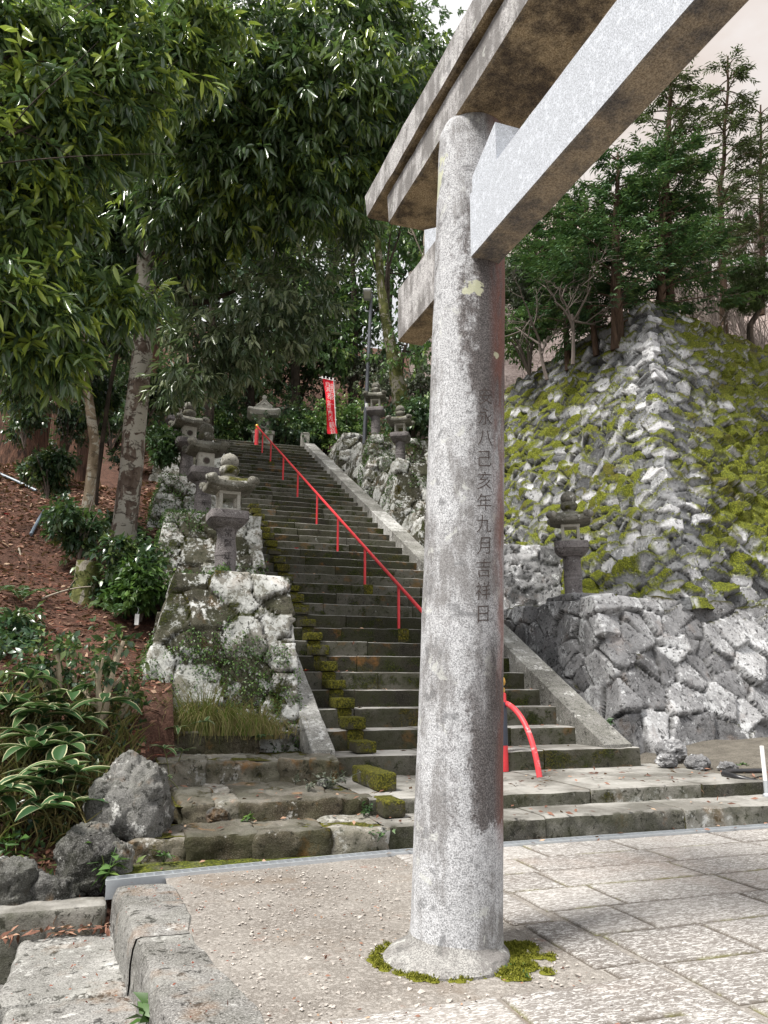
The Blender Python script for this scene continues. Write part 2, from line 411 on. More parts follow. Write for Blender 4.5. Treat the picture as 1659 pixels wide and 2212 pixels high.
M['front'] = stone_mat('worn_front_step_stone', (.04, .037, .03), (.12, .115, .10), (.26, .25, .225), .10, lcol=(.6, .6, .58), spots=1.1, mossauto=-.2, mossnz=-.5, greenwash=.6, topwear=.7, bump=.9, orange=.35, sidk=.7, mossc=((.12, .115, .014), (.04, .045, .007)))
M['oldrow'] = stone_mat('mossy_old_row_stone', (.045, .036, .022), (.12, .105, .078), (.25, .23, .195), .16, lcol=(.56, .55, .52), spots=1.0, mossauto=-.08, mossnz=.10, greenwash=.55, topwear=.22, bump=1.0, orange=.8, sidk=.6, mossc=((.20, .16, .014), (.06, .055, .007)), bdist=.04)
M['string'] = stone_mat('stringer_stone', (.075, .072, .066), (.22, .215, .20), (.40, .395, .38), .34, lcol=(.62, .62, .60), spots=.9, mossauto=-.72, mossnz=.35, speck=.5, bump=.6, greenwash=.25)
M['lant'] = stone_mat('lantern_stone', (.085, .08, .065), (.25, .24, .21), (.44, .43, .40), .45, lcol=(.64, .64, .61), spots=1.1, mossauto=-1.25, mossnz=1.0, speck=.4, sc=1.6, bump=.6, mossc=((.15, .14, .015), (.06, .065, .010)), bdist=.012, greenwash=.3)
M['lant2'] = stone_mat('lantern_purple_stone', (.07, .062, .062), (.175, .16, .16), (.30, .285, .285), .22, spots=.9, mossauto=-2.0, mossnz=.6, speck=.6, sc=1.6, bump=.6, bdist=.012)
M['lant3'] = stone_mat('pale_lantern_stone', (.30, .29, .25), (.50, .48, .43), (.64, .62, .56), .25, spots=.3, mossauto=-2.2, mossnz=.4, speck=.3, sc=1.6, bump=.4, bdist=.01)
M['rock'] = stone_mat('boulder_stone', (.035, .034, .032), (.12, .118, .112), (.26, .255, .245), .22, lcol=(.60, .60, .58), spots=1.1, mossauto=-.75, mossnz=-.5, orange=.45, bump=1.0, bdist=.06, speck=.4, greenwash=.3)

def granite(name, base, stain=0.0, old=True, under=0.0, dirty=.0):
    t = NT(name); co = t.coord(False); x, y, z = t.xyz(co)
    sp = t.noise(co, 105, 2, .85); v2 = t.vor(co, 85); sp2 = t.noise(co, 24, 3, .7)
    kk = .42 if old else .66
    col = t.mix(t.mr(sp, .36, .64, smooth=False), tuple(k*kk for k in base), tuple(min(1, k*(1.45 if old else 1.2)) for k in base))
    col = t.mix(t.math('MULTIPLY', t.mr(v2, .28, .12), .75), col, tuple(k*.28 for k in base))
    col = t.mix(t.math('MULTIPLY', t.mr(sp2, .50, .66), .35), col, tuple(min(1, k*1.6) for k in base))
    big = t.noise(co, 2.2, 6, .65)
    if old:
        cst = t.noise(t.coord(False, scale=(1.6, 1.6, .35)), 4.5, 6, .7); col = t.mix(t.math('MULTIPLY', t.mr(t.math('ADD', t.math('MULTIPLY', big, .5), t.math('MULTIPLY', cst, .5)), .48-.06*dirty, .60-.05*dirty), .72+.16*dirty), col, t.mix(sp, (.06, .054, .050), (.20, .19, .185)))
        lm = t.noise(co, 5.5, 6, .65, .6); col = t.mix(t.math('MULTIPLY', t.mr(lm, .60, .66), .55), col, (.52, .53, .50))
        dk = t.noise(co, 7.5, 4, .62, .5); col = t.mix(t.math('MULTIPLY', t.mr(dk, .60, .68), .62), col, tuple(k*.30 for k in base))
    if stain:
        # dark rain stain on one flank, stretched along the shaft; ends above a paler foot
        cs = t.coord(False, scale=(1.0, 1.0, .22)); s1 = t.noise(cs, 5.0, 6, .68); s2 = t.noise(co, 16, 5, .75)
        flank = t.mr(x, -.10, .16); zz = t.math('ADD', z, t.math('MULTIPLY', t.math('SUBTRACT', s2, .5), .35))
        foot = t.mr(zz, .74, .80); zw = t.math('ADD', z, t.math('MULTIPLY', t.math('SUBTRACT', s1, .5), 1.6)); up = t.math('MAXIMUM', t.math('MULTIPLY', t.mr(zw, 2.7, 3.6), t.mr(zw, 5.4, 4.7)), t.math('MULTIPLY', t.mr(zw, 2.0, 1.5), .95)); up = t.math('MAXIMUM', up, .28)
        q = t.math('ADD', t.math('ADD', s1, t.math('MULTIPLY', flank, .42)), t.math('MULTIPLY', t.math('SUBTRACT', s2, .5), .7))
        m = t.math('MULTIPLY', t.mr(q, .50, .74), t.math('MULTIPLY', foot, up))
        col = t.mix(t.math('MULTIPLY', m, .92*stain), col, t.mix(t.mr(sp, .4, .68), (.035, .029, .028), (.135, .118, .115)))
        red = t.math('MULTIPLY', t.mr(x, .12, .235), t.math('MULTIPLY', t.mr(s1, .36, .55), t.mr(zz, .55, .8)))
        col = t.mix(t.math('MULTIPLY', red, .62), col, t.mix(sp2, (.10, .025, .016), (.24, .085, .055)))
        # pale yellow crusts of lichen near the top
        yl = t.noise(co, 3.0, 5, .55, .3); side = t.math('MULTIPLY', t.mr(x, .16, .05), t.mr(z, 2.6, 4.2)); 
        col = t.mix(t.math('MULTIPLY', t.mr(t.math('ADD', yl, t.math('MULTIPLY', side, .06)), .685, .70), .8), col, (.46, .47, .33))
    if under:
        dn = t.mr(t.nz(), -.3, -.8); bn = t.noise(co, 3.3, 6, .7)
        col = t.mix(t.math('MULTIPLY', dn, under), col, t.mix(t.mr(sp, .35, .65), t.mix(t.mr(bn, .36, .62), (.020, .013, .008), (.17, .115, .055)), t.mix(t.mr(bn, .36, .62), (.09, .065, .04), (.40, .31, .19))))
    t.bump(t.math('ADD', sp, t.math('MULTIPLY', big, .5)), .35 if old else .15, .012)
    return t.fin(col, .85, .3)
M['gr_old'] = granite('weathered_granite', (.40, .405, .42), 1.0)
M['collar'] = granite('worn_mortar_collar', (.235, .23, .22), 0, True, 0, .6)
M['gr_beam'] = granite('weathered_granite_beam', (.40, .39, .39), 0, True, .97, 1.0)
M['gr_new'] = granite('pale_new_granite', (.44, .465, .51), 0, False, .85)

def simple(name, c, rough=.6, spec=.4, metal=0, var=.12, sc=8, bump=.0, c2=None, mot=0):
    t = NT(name); co = t.coord(); n = t.noise(co, sc, 5, .65)
    col = t.mix(n, tuple(k*(1-var*1.6) for k in c), tuple(min(1, k*(1+var*1.6)) for k in c))
    if c2: col = t.mix(t.math('MULTIPLY', t.mr(t.noise(co, sc*.6, 6, .7), .55, .64), mot), col, c2)
    if bump: t.bump(n, bump, .01)
    return t.fin(col, rough, spec, metal)
M['red'] = simple('red_paint', (.62, .035, .045), .42, .5, 0, .14, 5, .1, (.42, .04, .04), .5)
M['redworn'] = simple('worn_red_paint', (.62, .05, .06), .5, .45, 0, .12, 9, .1, (.60, .56, .55), .55)
M['gold'] = simple('brass_finial', (.62, .36, .07), .35, .5, .6, .1)
M['wrap'] = simple('dark_wrap', (.05, .06, .085), .5, .4)
M['pole'] = simple('lamp_pole_grey', (.10, .105, .12), .4, .5, .3)
M['lampgrey'] = simple('lamp_head_grey', (.30, .31, .32), .45, .5, .2)
M['lens'] = simple('lamp_lens', (.55, .54, .50), .25, .6)
M['cloth'] = simple('red_banner_cloth', (.72, .02, .035), .75, .2, 0, .10, 3)
M['white'] = simple('white_paint', (.78, .78, .77), .6, .3, 0, .05)
M['galv'] = simple('galvanised_steel', (.50, .53, .56), .42, .5, .55, .12, 12)
M['galvdark'] = simple('drain_slot_dark', (.04, .04, .04), .8, .2)
M['hose'] = simple('black_hose', (.018, .018, .02), .35, .5)
M['bluehose'] = simple('grey_blue_hose', (.13, .17, .21), .45, .5)
M['carve'] = simple('carved_recess', (.075, .060, .056), .95, .1, 0, .3, 30)
M['carve2'] = simple('carved_lantern_letters', (.014, .012, .012), .95, .1, 0, .3, 30)
M['cut'] = simple('pale_cut_wood', (.46, .38, .27), .85, .2, 0, .12, 12, .3, (.30, .24, .16), .6)
M['dead'] = simple('bare_twig_bark', (.27, .235, .19), .85, .2, 0, .25, 6, .3)
M['palestem'] = simple('pale_pruned_stem', (.42, .35, .26), .85, .2, 0, .25, 9, .4)
M['deadgrey'] = simple('grey_twig_bark', (.15, .125, .11), .85, .2, 0, .25, 6, .3)
M['petal'] = simple('red_camellia_petal', (.60, .02, .05), .5, .4, 0, .15)
M['root'] = simple('dark_root', (.06, .045, .03), .9, .2, 0, .3, 8, .4)

def leaf_mat(name, stops, rough=.38, spec=.5, trans=.22, margin=None):
    t = NT(name); a = t.attr('tone'); col = t.ramp(a, stops)
    if margin:
        e = t.attr('edge'); col = t.mix(t.mr(e, .80, .86), col, margin)
    t.put(t.b.inputs['Base Color'], col); t.b.inputs['Roughness'].default_value = rough; t.b.inputs['Specular IOR Level'].default_value = spec
    tr = t.n('BsdfTranslucent'); t.put(tr.inputs[0], t.mix(.5, col, (.10, .19, .03))); mx = t.n('MixShader'); mx.inputs[0].default_value = trans
    t.t.links.new(t.b.outputs[0], mx.inputs[1]); t.t.links.new(tr.outputs[0], mx.inputs[2]); t.t.links.new(mx.outputs[0], t.out.inputs[0])
    return t.m
M['oakleaf'] = leaf_mat('oak_leaves', [(0, (.040, .072, .046)), (.45, (.078, .13, .058)), (.8, (.14, .205, .058)), (1, (.33, .43, .06))], .20, .85, .30)
M['nearleaf'] = leaf_mat('near_leaves', [(0, (.044, .078, .052)), (.45, (.085, .14, .062)), (.78, (.16, .235, .062)), (1, (.37, .46, .07))], .20, .6, .28)
M['darkleaf'] = leaf_mat('dark_leaves', [(0, (.035, .068, .044)), (.6, (.075, .135, .065)), (1, (.17, .23, .09))], .36, .55, .25)
M['midleaf'] = leaf_mat('mid_green_leaves', [(0, (.05, .105, .042)), (.6, (.11, .20, .06)), (1, (.24, .32, .08))], .36, .55, .28)
M['silverlitleaf'] = leaf_mat('silverlit_leaves', [(0, (.042, .070, .036)), (.5, (.095, .13, .060)), (1, (.25, .28, .16))], .30, .6, .2)
M['silver'] = leaf_mat('silvery_leaves', [(0, (.06, .072, .052)), (.6, (.12, .135, .10)), (1, (.21, .225, .18))], .5, .4, .2)
M['conif'] = leaf_mat('conifer_sprays', [(0, (.030, .070, .034)), (.6, (.06, .125, .046)), (1, (.14, .195, .06))], .55, .3, .15)
M['olive'] = leaf_mat('thin_conifer_sprays', [(0, (.045, .055, .030)), (.6, (.075, .085, .045)), (1, (.13, .135, .075))], .6, .3, .2)
M['ivy'] = leaf_mat('ivy_leaves', [(0, (.025, .055, .014)), (.6, (.05, .11, .022)), (1, (.10, .17, .03))], .45, .4, .2)
M['fern'] = leaf_mat('fern_fronds', [(0, (.03, .07, .028)), (.6, (.05, .105, .04)), (1, (.10, .16, .06))], .5, .4, .25)
M['shrub'] = leaf_mat('camellia_leaves', [(0, (.025, .055, .03)), (.5, (.045, .09, .04)), (1, (.14, .19, .05))], .3, .6, .2)
M['sasa'] = leaf_mat('bamboo_grass_leaves', [(0, (.022, .06, .024)), (.6, (.045, .105, .036)), (1, (.08, .15, .05))], .42, .45, .2, (.46, .45, .27))
M['grass'] = leaf_mat('dry_grass_blades', [(0, (.26, .20, .09)), (.5, (.24, .21, .085)), (.75, (.13, .16, .03)), (1, (.10, .17, .02))], .6, .3, .3)
M['litter'] = leaf_mat('dead_leaves', [(0, (.06, .026, .018)), (.4, (.15, .068, .045)), (.75, (.27, .145, .10)), (1, (.40, .29, .20))], .7, .25, .08)
M['redlitter'] = leaf_mat('cedar_needles', [(0, (.09, .025, .015)), (.6, (.19, .055, .035)), (1, (.25, .12, .07))], .8, .2, .05)
M['mossleaf'] = leaf_mat('moss_tufts', [(0, (.08, .08, .010)), (.6, (.15, .155, .016)), (1, (.21, .21, .03))], .8, .2, .2)
M['pinen'] = leaf_mat('pine_needles', [(0, (.03, .06, .02)), (1, (.09, .13, .04))], .5, .3, .1)

def bark(name, a, b, patch=None, vert=(1, 1, .25), sc=6, bump=.8, pm=.5):
    t = NT(name); co = t.coord(False, scale=vert); n = t.noise(co, sc, 7, .65, .3); col = t.mix(t.mr(n, .32, .68), a, b)
    if patch:
        p = t.noise(t.coord(False, scale=(1, 1, .7)), 3.4, 6, .62, .8); col = t.mix(t.mr(p, .56-.14*pm, .60-.14*pm), col, t.mix(n, tuple(k*.8 for k in patch), patch))
        d = t.noise(t.coord(False, scale=(1, 1, 2.2)), 4.2, 5, .7, .5); col = t.mix(t.math('MULTIPLY', t.mr(d, .55, .60), .8), col, tuple(k*.6 for k in a))
    t.bump(t.math('ADD', n, t.noise(co, sc*4, 4, .6)), bump, .03); return t.fin(col, .92, .2)
M['oakbark'] = bark('mottled_oak_bark', (.085, .06, .048), (.19, .15, .125), (.42, .40, .35), (1, 1, .6), 5, .5, .75)
M['tanbark'] = bark('pale_tan_bark', (.13, .095, .06), (.31, .25, .18), (.40, .37, .31), (1, 1, .5), 5, .6, .3)
M['darkbark'] = bark('dark_bark', (.025, .02, .016), (.075, .058, .045), None, (1, 1, .4), 6)
M['cedarbark'] = bark('red_cedar_bark', (.014, .008, .006), (.15, .078, .052), None, (1, 1, .05), 11, 1.0)
M['mossbark'] = bark('mossy_bark', (.045, .052, .016), (.13, .135, .045), (.24, .22, .18), (1, 1, .7), 5, .8, .25)
M['conbark'] = bark('brown_conifer_bark', (.04, .026, .018), (.13, .085, .06), None, (1, 1, .15), 9)

def soil(name, a, b, c, sc=3, bump=.8):
    t = NT(name); co = t.coord(False); n = t.noise(co, sc, 8, .7); f = t.noise(co, sc*14, 5, .75)
    col = t.mix(t.mr(n, .35, .65), a, b); col = t.mix(t.mr(f, .48, .70), col, c); col = t.mix(t.mr(f, .46, .30), col, tuple(k*.35 for k in a))
    t.bump(t.math('ADD', f, n), bump, .05); return t.fin(col, .95, .15)
M['hill'] = soil('leaf_litter_soil', (.055, .030, .022), (.11, .058, .042), (.19, .11, .08))
M['forest'] = soil('forest_floor', (.018, .022, .010), (.04, .038, .02), (.07, .06, .03))
M['farhill'] = soil('bare_wood_hillside', (.21, .165, .15), (.32, .26, .24), (.42, .36, .335), .35, .2)  # distance haze is painted in as a pale pinkish hill colour
M['terr'] = soil('lower_ground_soil', (.10, .09, .075), (.17, .155, .13), (.22, .20, .17))
def gravel():
    t = NT('fine_gravel_ground'); co = t.coord(False); big = t.noise(co, 1.1, 6, .65); v = t.vor(co, 55, out=1); vd = t.vor(co, 55)
    f = t.noise(co, 120, 3, .8); x = t.n('SeparateColor'); t.put(x.inputs[0], v); r = x.outputs[0]
    col = t.mix(t.mr(big, .35, .65), (.105, .092, .08), (.185, .17, .153))
    col = t.mix(t.math('MULTIPLY', t.mr(r, .6, .95), .32), col, (.46, .43, .40)); col = t.mix(t.math('MULTIPLY', t.mr(r, .3, .05), .35), col, (.13, .115, .10))
    col = t.mix(t.math('MULTIPLY', t.mr(f, .45, .65), .42), col, (.42, .40, .37)); col = t.mix(t.math('MULTIPLY', t.mr(f, .45, .30), .55), col, (.09, .08, .07)); g2 = t.noise(co, 38, 4, .8); col = t.mix(t.math('MULTIPLY', t.mr(g2, .52, .66), .28), col, (.36, .34, .32)); col = t.mix(t.math('MULTIPLY', t.mr(g2, .46, .32), .35), col, (.11, .10, .09))
    wet = t.noise(co, .8, 5, .7); col = t.mix(t.math('MULTIPLY', t.mr(wet, .52, .68), .55), col, (.15, .115, .085))
    rd = t.noise(co, 2.6, 6, .75); col = t.mix(t.math('MULTIPLY', t.mr(rd, .60, .70), .5), col, (.20, .09, .06))
    t.bump(t.math('ADD', t.math('MULTIPLY', vd, -.5), t.math('MULTIPLY', f, .5)), .35, .006); return t.fin(col, .95, .2)
M['gravel'] = gravel()
def pavemat():
    t = NT('chiselled_paving_stone'); co = t.coord(False); sid = t.attr('sid'); gap = t.attr('gap'); big = t.noise(co, 1.6, 6, .65)
    ch = t.noise(t.coord(False, scale=(.5, 1.4, 1)), 42, 4, .65, 1.2); f = t.noise(co, 110, 2, .8)
    v = t.math('ADD', t.math('MULTIPLY', big, .75), t.math('MULTIPLY', sid, .45))
    col = t.ramp(v, [(.3, (.12, .108, .10)), (.55, (.195, .18, .168)), (.85, (.285, .268, .252))])
    col = t.mix(t.math('MULTIPLY', t.mr(ch, .51, .57), .7), col, (.56, .55, .535)); col = t.mix(t.math('MULTIPLY', t.mr(ch, .47, .38), .65), col, (.13, .115, .10))
    col = t.mix(t.math('MULTIPLY', t.mr(f, .5, .7), .25), col, (.55, .53, .50))
    pk = t.noise(co, .7, 4, .6); col = t.mix(t.math('MULTIPLY', t.mr(pk, .5, .7), .25), col, (.33, .25, .20))
    col = t.mix(t.math('MULTIPLY', gap, .9), col, t.mix(t.mr(big, .5, .62), (.09, .075, .06), (.12, .115, .02)))
    t.bump(t.math('ADD', ch, t.math('MULTIPLY', f, .3)), .6, .015); return t.fin(col, .88, .25)
M['pave'] = pavemat()
M['mossgr'] = soil('ground_moss', (.10, .095, .012), (.16, .155, .018), (.22, .21, .03), 6)
M['pebble'] = simple('pebbles', (.36, .33, .30), .85, .3, 0, .4, 3)
print('materials ok')
# ------------------------------------------------------------------ camera, sky, sun
cam = bpy.data.cameras.new('camera'); co = bpy.data.objects.new('camera', cam); COL.objects.link(co)
co.location = (0, 0, CAM_H); co.rotation_euler = (R(90)+PITCH, 0, 0)
cam.sensor_fit = 'VERTICAL'; cam.sensor_height = 36; cam.lens = 36*FPX/2212; cam.clip_end = 3000; cam.clip_start = .05
scn.camera = co
SUN_EL, SUN_AZ = R(60), R(-128)          # high soft light from behind the camera's left shoulder
w = bpy.data.worlds.new("World"); scn.world = w; w.use_nodes = True; nt = w.node_tree; nt.nodes.clear()
o = nt.nodes.new('ShaderNodeOutputWorld'); bg = nt.nodes.new('ShaderNodeBackground'); bg.inputs[1].default_value = .095
sky = nt.nodes.new('ShaderNodeTexSky'); sky.sky_type = 'NISHITA'; sky.sun_disc = False; sky.sun_elevation = SUN_EL; sky.sun_rotation = -SUN_AZ+R(0)
sky.dust_density = 2.0
tc = nt.nodes.new('ShaderNodeTexCoord'); mp = nt.nodes.new('ShaderNodeMapping'); mp.inputs['Scale'].default_value = (1.2, 1.2, 2.6)
nz = nt.nodes.new('ShaderNodeTexNoise'); nz.inputs['Scale'].default_value = 2.4; nz.inputs['Detail'].default_value = 7; nz.inputs['Roughness'].default_value = .58
rp = nt.nodes.new('ShaderNodeValToRGB'); e = rp.color_ramp.elements
e[0].position = .34; e[0].color = (5.2, 5.2, 5.3, 1); e[1].position = .62; e[1].color = (8.6, 8.7, 8.9, 1)
x = e.new(.48); x.color = (7.2, 7.1, 7.0, 1)
dt = nt.nodes.new('ShaderNodeVectorMath'); dt.operation = 'DOT_PRODUCT'; dt.inputs[1].default_value = (.50, .72, .48); gm = nt.nodes.new('ShaderNodeMapRange'); gm.interpolation_type = 'SMOOTHSTEP'
for k_, v_ in ((1, .86), (2, 1.0), (3, 0), (4, 1)): gm.inputs[k_].default_value = v_
pr_ = nt.nodes.new('ShaderNodeValToRGB'); pr_.color_ramp.elements[0].position = .35; pr_.color_ramp.elements[0].color = (4.6, 3.6, 2.9, 1); pr_.color_ramp.elements[1].position = .62; pr_.color_ramp.elements[1].color = (5.6, 5.1, 4.7, 1)
px_ = nt.nodes.new('ShaderNodeMix'); px_.data_type = 'RGBA'
for a, b in ((tc.outputs['Generated'], dt.inputs[0]), (dt.outputs['Value'], gm.inputs[0]), (nz.outputs[0], pr_.inputs[0]), (gm.outputs[0], px_.inputs[0]), (rp.outputs[0], px_.inputs[6]), (pr_.outputs[0], px_.inputs[7])): nt.links.new(a, b)
mx = nt.nodes.new('ShaderNodeMix'); mx.data_type = 'RGBA'; mx.inputs[0].default_value = .90
for a, b in ((tc.outputs['Generated'], mp.inputs[0]), (mp.outputs[0], nz.inputs['Vector']), (nz.outputs[0], rp.inputs[0]), (sky.outputs[0], mx.inputs[6]), (px_.outputs[2], mx.inputs[7]), (mx.outputs[2], bg.inputs[0]), (bg.outputs[0], o.inputs[0])): nt.links.new(a, b)
sl = bpy.data.lights.new('sun', 'SUN'); sl.energy = 4.4; sl.angle = R(15); sl.color = (1, .96, .90)
so = bpy.data.objects.new('sun', sl); COL.objects.link(so)
sd = np.array((math.sin(SUN_AZ)*math.cos(SUN_EL), math.cos(SUN_AZ)*math.cos(SUN_EL), math.sin(SUN_EL)))
from mathutils import Vector, Matrix
so.rotation_euler = Vector(sd).to_track_quat('Z', 'Y').to_euler()
scn.view_settings.view_transform = 'Standard'; scn.view_settings.look = 'None'; scn.view_settings.exposure = .85; scn.view_settings.gamma = 1
scn.cycles.max_bounces = 6; scn.cycles.transparent_max_bounces = 4

# ------------------------------------------------------------------ writing
def text_mesh(chars, size):
    """one flat glyph mesh list (V,F) per character, centred"""
    out = []
    for c in chars:
        cu = bpy.data.curves.new('glyph', 'FONT'); cu.body = c; cu.size = size; cu.align_x = 'CENTER'; cu.align_y = 'CENTER'; cu.resolution_u = 3; cu.offset = -size*.012
        ob = bpy.data.objects.new('glyph', cu); COL.objects.link(ob)
        dg = bpy.context.evaluated_depsgraph_get(); me = bpy.data.meshes.new_from_object(ob.evaluated_get(dg))
        V = np.array([v.co[:] for v in me.vertices]).reshape(-1, 3); F = [tuple(p.vertices) for p in me.polygons]
        T = []
        me.calc_loop_triangles(); T = np.array([t.vertices[:] for t in me.loop_triangles]).reshape(-1, 3)
        if len(V): V[:, :2] -= (V[:, :2].max(0)+V[:, :2].min(0))/2
        out.append((V, T)); bpy.data.objects.remove(ob); bpy.data.meshes.remove(me); bpy.data.curves.remove(cu)
    return out
def subdiv_glyph(V, T, maxlen):
    for _ in range(3):
        e = np.linalg.norm(V[T]-V[np.roll(T, -1, 1)], axis=2).max()
        if e < maxlen or len(T) > 3000: break
        m = (V[T]+V[np.roll(T, -1, 1)])/2; n = len(V); k = len(T)
        idx = n+np.arange(k*3).reshape(k, 3); V = np.concatenate([V, m.reshape(-1, 3)])
        T = np.concatenate([np.stack([T[:, 0], idx[:, 0], idx[:, 2]], -1), np.stack([idx[:, 0], T[:, 1], idx[:, 1]], -1), np.stack([idx[:, 2], idx[:, 1], T[:, 2]], -1), idx])
    return V, T
def on_cylinder(chars, size, zs, ang, rad, cxy=lambda z: (0, 0), off=.002, sx=1.0):
    mb = MB()
    for (V, T), z in zip(text_mesh(chars, size), zs):
        if not len(V): continue
        V, T = subdiv_glyph(V, T, .012); V[:, :2] += size*.035*np.stack([fbm(np.c_[V[:, :2], 0*V[:, 0]+z], 14, 3, 3), fbm(np.c_[V[:, :2], 0*V[:, 0]+z], 14, 3, 4)], -1); V[:, 1] += .10*V[:, 0]; Z = z+V[:, 1]; r = rad(Z)+off; th = ang+V[:, 0]*sx/r; c = np.array([cxy(q) for q in Z])
        mb.add(np.stack([c[:, 0]+r*np.cos(th), c[:, 1]+r*np.sin(th), Z], -1), T)
    return mb

# ------------------------------------------------------------------ torii
TB = (.44, 5.2, 0); TR = R(20)
torii = thing('torii_gate', 'tall grey granite torii gate with carved round pillar and long overhead beams', 'torii gate', TB, TR)
PH = 5.70
def prad(z): return .285-.0068*np.asarray(z)
def paxis(z): return (.0273*z, -.042*z)
def pillar_mesh(mir=False):
    zs = np.linspace(0, PH, 90); n = 72; th = np.arange(n)*2*math.pi/n
    r = prad(zs)+.02*np.exp(-zs/.06); r[-2:] -= (.004, .03)
    ax = np.array([paxis(z) for z in zs])
    if mir: ax[:, 1] *= -1
    V = np.stack([ax[:, :1]+r[:, None]*np.cos(th), ax[:, 1:]+r[:, None]*np.sin(th), np.repeat(zs[:, None], n, 1)], -1).reshape(-1, 3)
    nrm = np.stack([np.tile(np.cos(th), len(zs)), np.tile(np.sin(th), len(zs)), np.zeros(len(V))], -1)
    V = V+nrm*(.004*fbm(V, 3, 4, 5)+.0025*fbm(V, 14, 3, 8))[:, None]
    return V, quadgrid(len(zs), n, True)
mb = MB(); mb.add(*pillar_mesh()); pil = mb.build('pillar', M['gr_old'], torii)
mb = on_cylinder('安永八己亥年九月吉祥日', .128, [3.50-.145*k for k in range(11)], R(-87), prad, paxis, .003, .95)
mb.build('inscription', M['carve'], pil, smooth=False)
SPAN = 4.75
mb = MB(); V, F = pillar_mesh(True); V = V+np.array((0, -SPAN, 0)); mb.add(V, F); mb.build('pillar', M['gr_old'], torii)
def beam(y0, y1, x0, x1, z0, z1, ny=60, bev=.015, endslant=0.0, top=None, rough=.006, seed=0, curve=0.0):
    """beam along y with worn edges"""
    sec = [(x0+bev, z0), (x0, z0+bev), (x0, (z0+z1)/2), (x0, z1-bev), (x0+bev, z1), ((x0+x1)/2, z1), (x1-bev, z1), (x1, z1-bev), (x1, (z0+z1)/2), (x1, z0+bev), (x1-bev, z0), ((x0+x1)/2, z0)]
    sec = np.array(sec); n = len(sec); ys = np.linspace(y0, y1, ny); V = []
    mid = (y0+y1)/2; hl = (y1-y0)/2
    for y in ys:
        fz = (sec[:, 1]-z0)/(z1-z0); e = (y-mid)/hl
        yy = y+endslant*fz*np.sign(e)*np.abs(e)**12
        V.append(np.stack([sec[:, 0], yy+0*sec[:, 0], sec[:, 1]+curve*abs(e)**3], -1))
    V = np.concatenate(V); F = [quadgrid(ny, n, True)]
    c0 = len(V); V = np.concatenate([V, V[:n].mean(0)[None], V[-n:].mean(0)[None]]); j = np.arange(n); j2 = (j+1) % n
    F.append(np.concatenate([np.stack([np.full(n, c0), j2, j], -1), np.stack([np.full(n, c0+1), c0-n+j, c0-n+j2], -1)]))
    V = V+rough*np.stack([fbm(V, 4, 3, seed+k) for k in range(3)], -1)
    return V, F
# local y = -u (u runs towards the street), local x = v
kx0, kx1 = -.035, .475
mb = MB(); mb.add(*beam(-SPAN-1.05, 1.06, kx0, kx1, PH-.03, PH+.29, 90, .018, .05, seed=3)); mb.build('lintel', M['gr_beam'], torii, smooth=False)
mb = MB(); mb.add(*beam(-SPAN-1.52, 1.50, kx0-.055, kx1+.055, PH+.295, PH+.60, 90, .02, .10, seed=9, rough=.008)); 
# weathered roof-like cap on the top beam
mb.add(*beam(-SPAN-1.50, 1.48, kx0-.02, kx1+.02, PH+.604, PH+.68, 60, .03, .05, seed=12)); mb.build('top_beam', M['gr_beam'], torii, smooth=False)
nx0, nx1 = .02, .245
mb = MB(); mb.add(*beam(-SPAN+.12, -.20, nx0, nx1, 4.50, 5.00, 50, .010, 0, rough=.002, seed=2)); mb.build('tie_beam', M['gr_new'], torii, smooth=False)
tag(torii.children[-1], 'pale new granite tie beam spanning between the pillars')
mb = MB(); mb.add(*beam(-.19, .97, nx0-.005, nx1+.005, 4.49, 4.99, 30, .012, 0, rough=.004, seed=4)); mb.build('tie_beam_end', M['gr_beam'], torii, smooth=False)
mb = MB(); mb.add(*beam(-SPAN-.97, -SPAN+.11, nx0-.005, nx1+.005, 4.49, 4.99, 30, .012, 0, rough=.004, seed=4)); mb.build('tie_beam_end', M['gr_beam'], torii, smooth=False)
def wedge(y0, y1, z, h0, h1, x0, x1):
    V = np.array([(x, y, zz) for (y, hh) in ((y0, h0), (y1, h1)) for x in (x0, x1) for zz in (z, z+hh)])
    F = np.array([(0, 1, 3, 2), (4, 6, 7, 5), (0, 4, 5, 1), (2, 3, 7, 6), (1, 5, 7, 3), (0, 2, 6, 4)])
    return V, F
mb = MB(); mb.add(*wedge(-.30, -.80, 5.003, .05, .30, nx0+.015, nx1-.015)); mb.build('wedge', M['gr_new'], torii, smooth=False)
mb = MB(); mb.add(*wedge(.05, .42, 4.993, .05, .24, nx0+.015, nx1-.015)); mb.build('wedge', M['gr_new'], torii, smooth=False)
prof = [(.40, -.04), (.395, .02), (.375, .045), (.34, .062), (.305, .075), (.291, .10), (.286, .13)]
for yy in (0, -SPAN):
    V, F = lathe(prof, 64, 0, yy, 0); wv = sst(.12, .02, V[:, 2])[:, None]; V = V+wv*np.array((-.075, -.045 if yy == 0 else .03, 0))+wv*np.stack([.05*fbm(V, 1.6, 3, 3), .05*fbm(V, 1.6, 3, 4), .012*fbm(V, 4, 3, 5)], -1)
    mb = MB(); mb.add(V, F); mb.build('pillar_base', M['collar'], torii)
